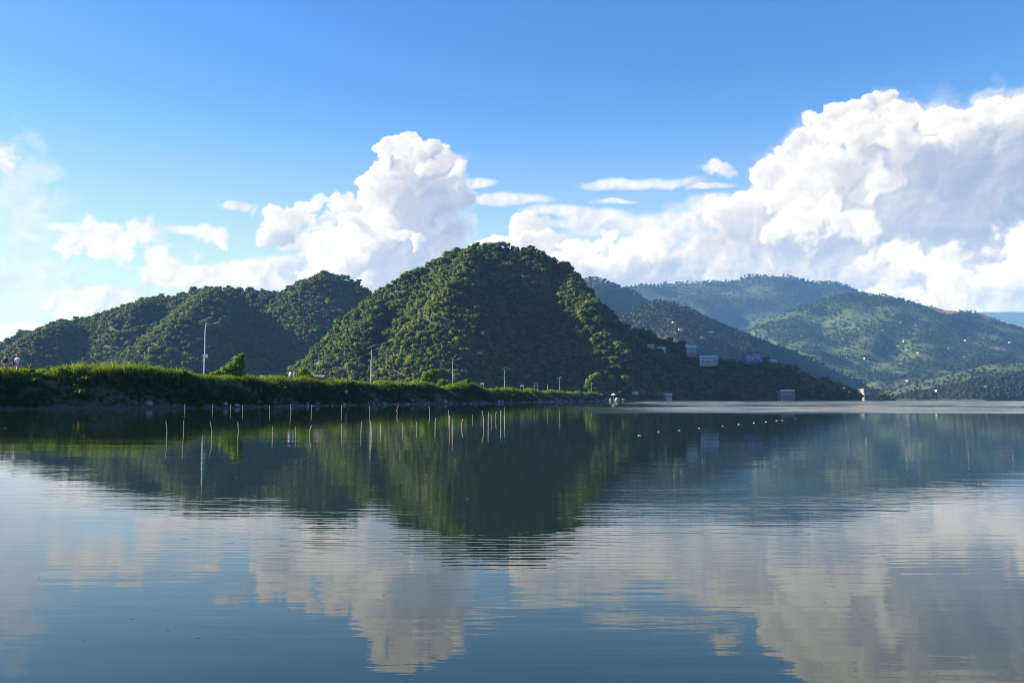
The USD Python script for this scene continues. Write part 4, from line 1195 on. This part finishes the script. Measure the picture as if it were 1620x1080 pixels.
def person(label, px, off, rot, shirt, trousers, stride=0.22, arm=0.25, bag=None, group=None, tall=1.68):
    q = bank_at(px, off)
    t = thing("person", label, "person", q, rot, tall / 1.7, group)
    hip, neck = 0.90, 1.42
    body, top, legs, shoes = [], [], [], []
    torso = [((0, 0, hip), 0.13), ((0, 0, 1.08), 0.125), ((0, -0.01, 1.28), 0.145), ((0, 0, 1.38), 0.10)]
    wide = lambda s, grow: [m3.Manifold.batch_hull([ball((-w, y, z), r + grow), ball((w, y, z), r + grow), ball((-w2, y2, z2), r2 + grow), ball((w2, y2, z2), r2 + grow)]) for (w, y, z, r), (w2, y2, z2, r2) in zip(s[:-1], s[1:])]
    trunk = [(0.07, 0, hip, 0.10), (0.06, 0, 1.05, 0.095), (0.09, -0.01, 1.25, 0.105), (0.13, 0, 1.37, 0.06), (0.03, 0, 1.43, 0.055)]
    body += wide(trunk, 0)
    top += wide(trunk[:4], 0.018)
    body += [limb(((0, 0, 1.40), 0.055), ((0, -0.02, 1.50), 0.052))]
    # head: skull, jaw, nose, ears
    hd = np.array([0, -0.03, 1.60])
    body += [m3.Manifold.batch_hull([ball(hd + [0, 0.015, 0.025], 0.088), ball(hd + [0, -0.03, -0.06], 0.055), ball(hd + [0, -0.035, 0.02], 0.07)]), limb((hd + [0, -0.10, 0.005], 0.010), (hd + [0, -0.115, -0.03], 0.015))]
    body += [limb((hd + [s * 0.088, 0.01, 0.01], 0.016), (hd + [s * 0.086, 0.01, -0.03], 0.012)) for s in (-1, 1)]
    for s in (-1, 1):
        y = s * stride
        knee, ankle = (s * 0.095, -y * 0.55 - 0.03, 0.49), (s * 0.10, -y + 0.04, 0.09)
        joints = [((s * 0.085, 0, hip - 0.02), 0.095), (knee, 0.060), (ankle, 0.042)]
        body.append(limb(*joints))
        legs.append(limb(*[(p, r + 0.02) for p, r in joints]))
        shoes.append(limb(((ankle[0], ankle[1] + 0.03, 0.05), 0.05), ((ankle[0], ankle[1] - 0.14, 0.04), 0.042)))
        sh, el, wr = (s * 0.185, 0, 1.36), (s * 0.235, y * arm * 2 + 0.02, 1.09), (s * 0.24, y * arm * 4 - 0.06, 0.86)
        body.append(limb((sh, 0.055), (el, 0.042), (wr, 0.030)))
        top.append(limb((sh, 0.072), (np.add(np.multiply(sh, 0.35), np.multiply(el, 0.65)), 0.062)))
        pl = np.array(wr) + [0, -0.015, -0.06]
        body.append(m3.Manifold.batch_hull([ball(wr, 0.026), ball(pl + [0, -0.025, -0.02], 0.015), ball(pl + [0, 0.025, -0.02], 0.015)]))
        for k, (yy, ln) in enumerate(((-0.030, 0.070), (-0.010, 0.080), (0.010, 0.074), (0.029, 0.058))):
            b = pl + [0, yy, -0.02]
            body.append(limb((b, 0.0095), (b + [-s * 0.008, -0.004, -ln * 0.55], 0.009), (b + [-s * 0.024, -0.012, -ln], 0.008)))
        body.append(limb((pl + [0, -0.03, 0.02], 0.012), (pl + [-s * 0.01, -0.055, -0.01], 0.010), (pl + [-s * 0.016, -0.058, -0.04], 0.009)))
    legs += wide([(0.075, 0, hip - 0.02, 0.112), (0.065, 0, 1.0, 0.105)], 0.006)
    b = obj("body", solid(body, 0.022, 4), M["skin"], t, smooth=True)
    obj("shirt", solid(top), M[shirt], t, smooth=True)
    obj("trousers", solid(legs), M[trousers], t, smooth=True)
    for s in shoes:
        obj("shoe", solid([s], 0.02, 3), M["black_cloth"], t, smooth=True)
    hair = ball(hd + [0, 0.022, 0.038], 0.096) - m3.Manifold.cube([0.3, 0.2, 0.3], True).translate([0, float(hd[1]) - 0.135, float(hd[2]) - 0.09])
    hair = hair - m3.Manifold.cube([0.3, 0.4, 0.2], True).translate([0, 0, float(hd[2]) - 0.15])
    obj("hair", solid([hair], 0.02, 3), M["hair"], t, smooth=True)
    for s in (-1, 1):
        e = trimesh.creation.icosphere(1, 0.011)
        e.apply_translation(hd + [s * 0.034, -0.094, 0.02])
        obj("eye", e, M["black_cloth"], t)
    mo = trimesh.creation.icosphere(1, 1.0)
    mo.vertices = np.array(mo.vertices) * [0.022, 0.006, 0.006] + hd + [0, -0.088, -0.058]
    obj("mouth", mo, M["pink_cloth"], t)
    if bag:
        o = thing("shoulder_bag", bag, "bag", q, rot, tall / 1.7)
        g = solid([m3.Manifold.batch_hull([ball((0.33, y, z), 0.05) for y in (-0.16, 0.16) for z in (0.82, 1.02)])], 0.04, 3)
        obj("pouch", g, M["black_cloth"], o, smooth=True)
        obj("strap", join(bar((0.33, -0.12, 1.05), (0.17, 0, 1.46), 0.014), bar((0.33, 0.12, 1.05), (0.17, 0.02, 1.46), 0.014)), M["black_cloth"], o)


person("walker in a black shirt and pale pink trousers at the very left of the bank", 8, 0.1, 165, "black_cloth", "pink_cloth", tall=1.72)
person("walker in a white top with dark hair, second from the left edge", 27, 0.0, 170, "white_cloth", "pink_cloth", 0.16, bag="black shoulder bag at the hip of the walker in the white top", tall=1.70)
person("walker in a pale blue top and dark trousers, left one of the distant pair", 459.5, -0.5, 150, "pale_blue_cloth", "blue_cloth", tall=1.72)
person("walker in dark blue, right one of the distant pair", 466, -0.8, 150, "blue_cloth", "blue_cloth", 0.15, tall=1.66)
q = bank_at(545, 2.6)
t = thing("bundle", "small pinkish bundle lying on the dark side of the embankment", "bundle", q, 30)
obj("cloth", solid([m3.Manifold.batch_hull([ball((0, 0, 0.15), 0.2), ball((0.4, 0.1, 0.12), 0.16)]), limb(((0.2, 0, 0.3), 0.14), ((0.45, 0, 0.42), 0.1))], 0.05), M["pink_cloth"], t, smooth=True)
obj("wrap", solid([limb(((-0.12, 0, 0.3), 0.12), ((0.1, 0.1, 0.4), 0.1))], 0.05), M["black_cloth"], t, smooth=True)

# ---------------------------------------------------------------- the embankment's far end
for k, (px, py, s, label) in enumerate(((958, 630, 1.6, "large pale boulder at the far end of the embankment, leftmost"), (966, 629, 2.0, "large pale boulder at the far end of the embankment, second from the left"),
                                        (976, 629, 2.4, "large grey boulder at the far end of the embankment, third from the left"), (986, 630, 1.7, "large pale boulder at the far end of the embankment, rightmost"))):
    q = at(px, py, 505)
    q[2] = 0.5
    copy_of(rocks[k], "boulder", label, "boulder", q, 40 * k, s, "boulders at the end of the embankment")
q = at(971, 628, 507)
q[2] = 1.2
t = thing("parasol", "small white parasol over the boulders at the embankment's far end", "parasol", q)
cn = trimesh.creation.cone(1.7, 0.9, sections=12)
cn.apply_translation([0, 0, 2.3])
obj("canopy", cn, M["white_cloth"], t)
obj("pole", bar((0, 0, -0.5), (0, 0, 3.2), 0.04, 0.03, 6), M["steel"], t)

# ---------------------------------------------------------------- haze
HAZE = usdkit.material(stage, L + "haze_air", {"v": ("principled_volume", {"color": HAZE_COLOR, "density": HAZE_DENSITY, "anisotropy": 0.0, "absorption_color": (1.0, 1.0, 1.0)})}, [], volume="v.volume")
obj("haze", box(-8800, -550, -3.5, 8800, 10600, 900), HAZE, label="thin blue haze over the lake and hills", kind="stuff")
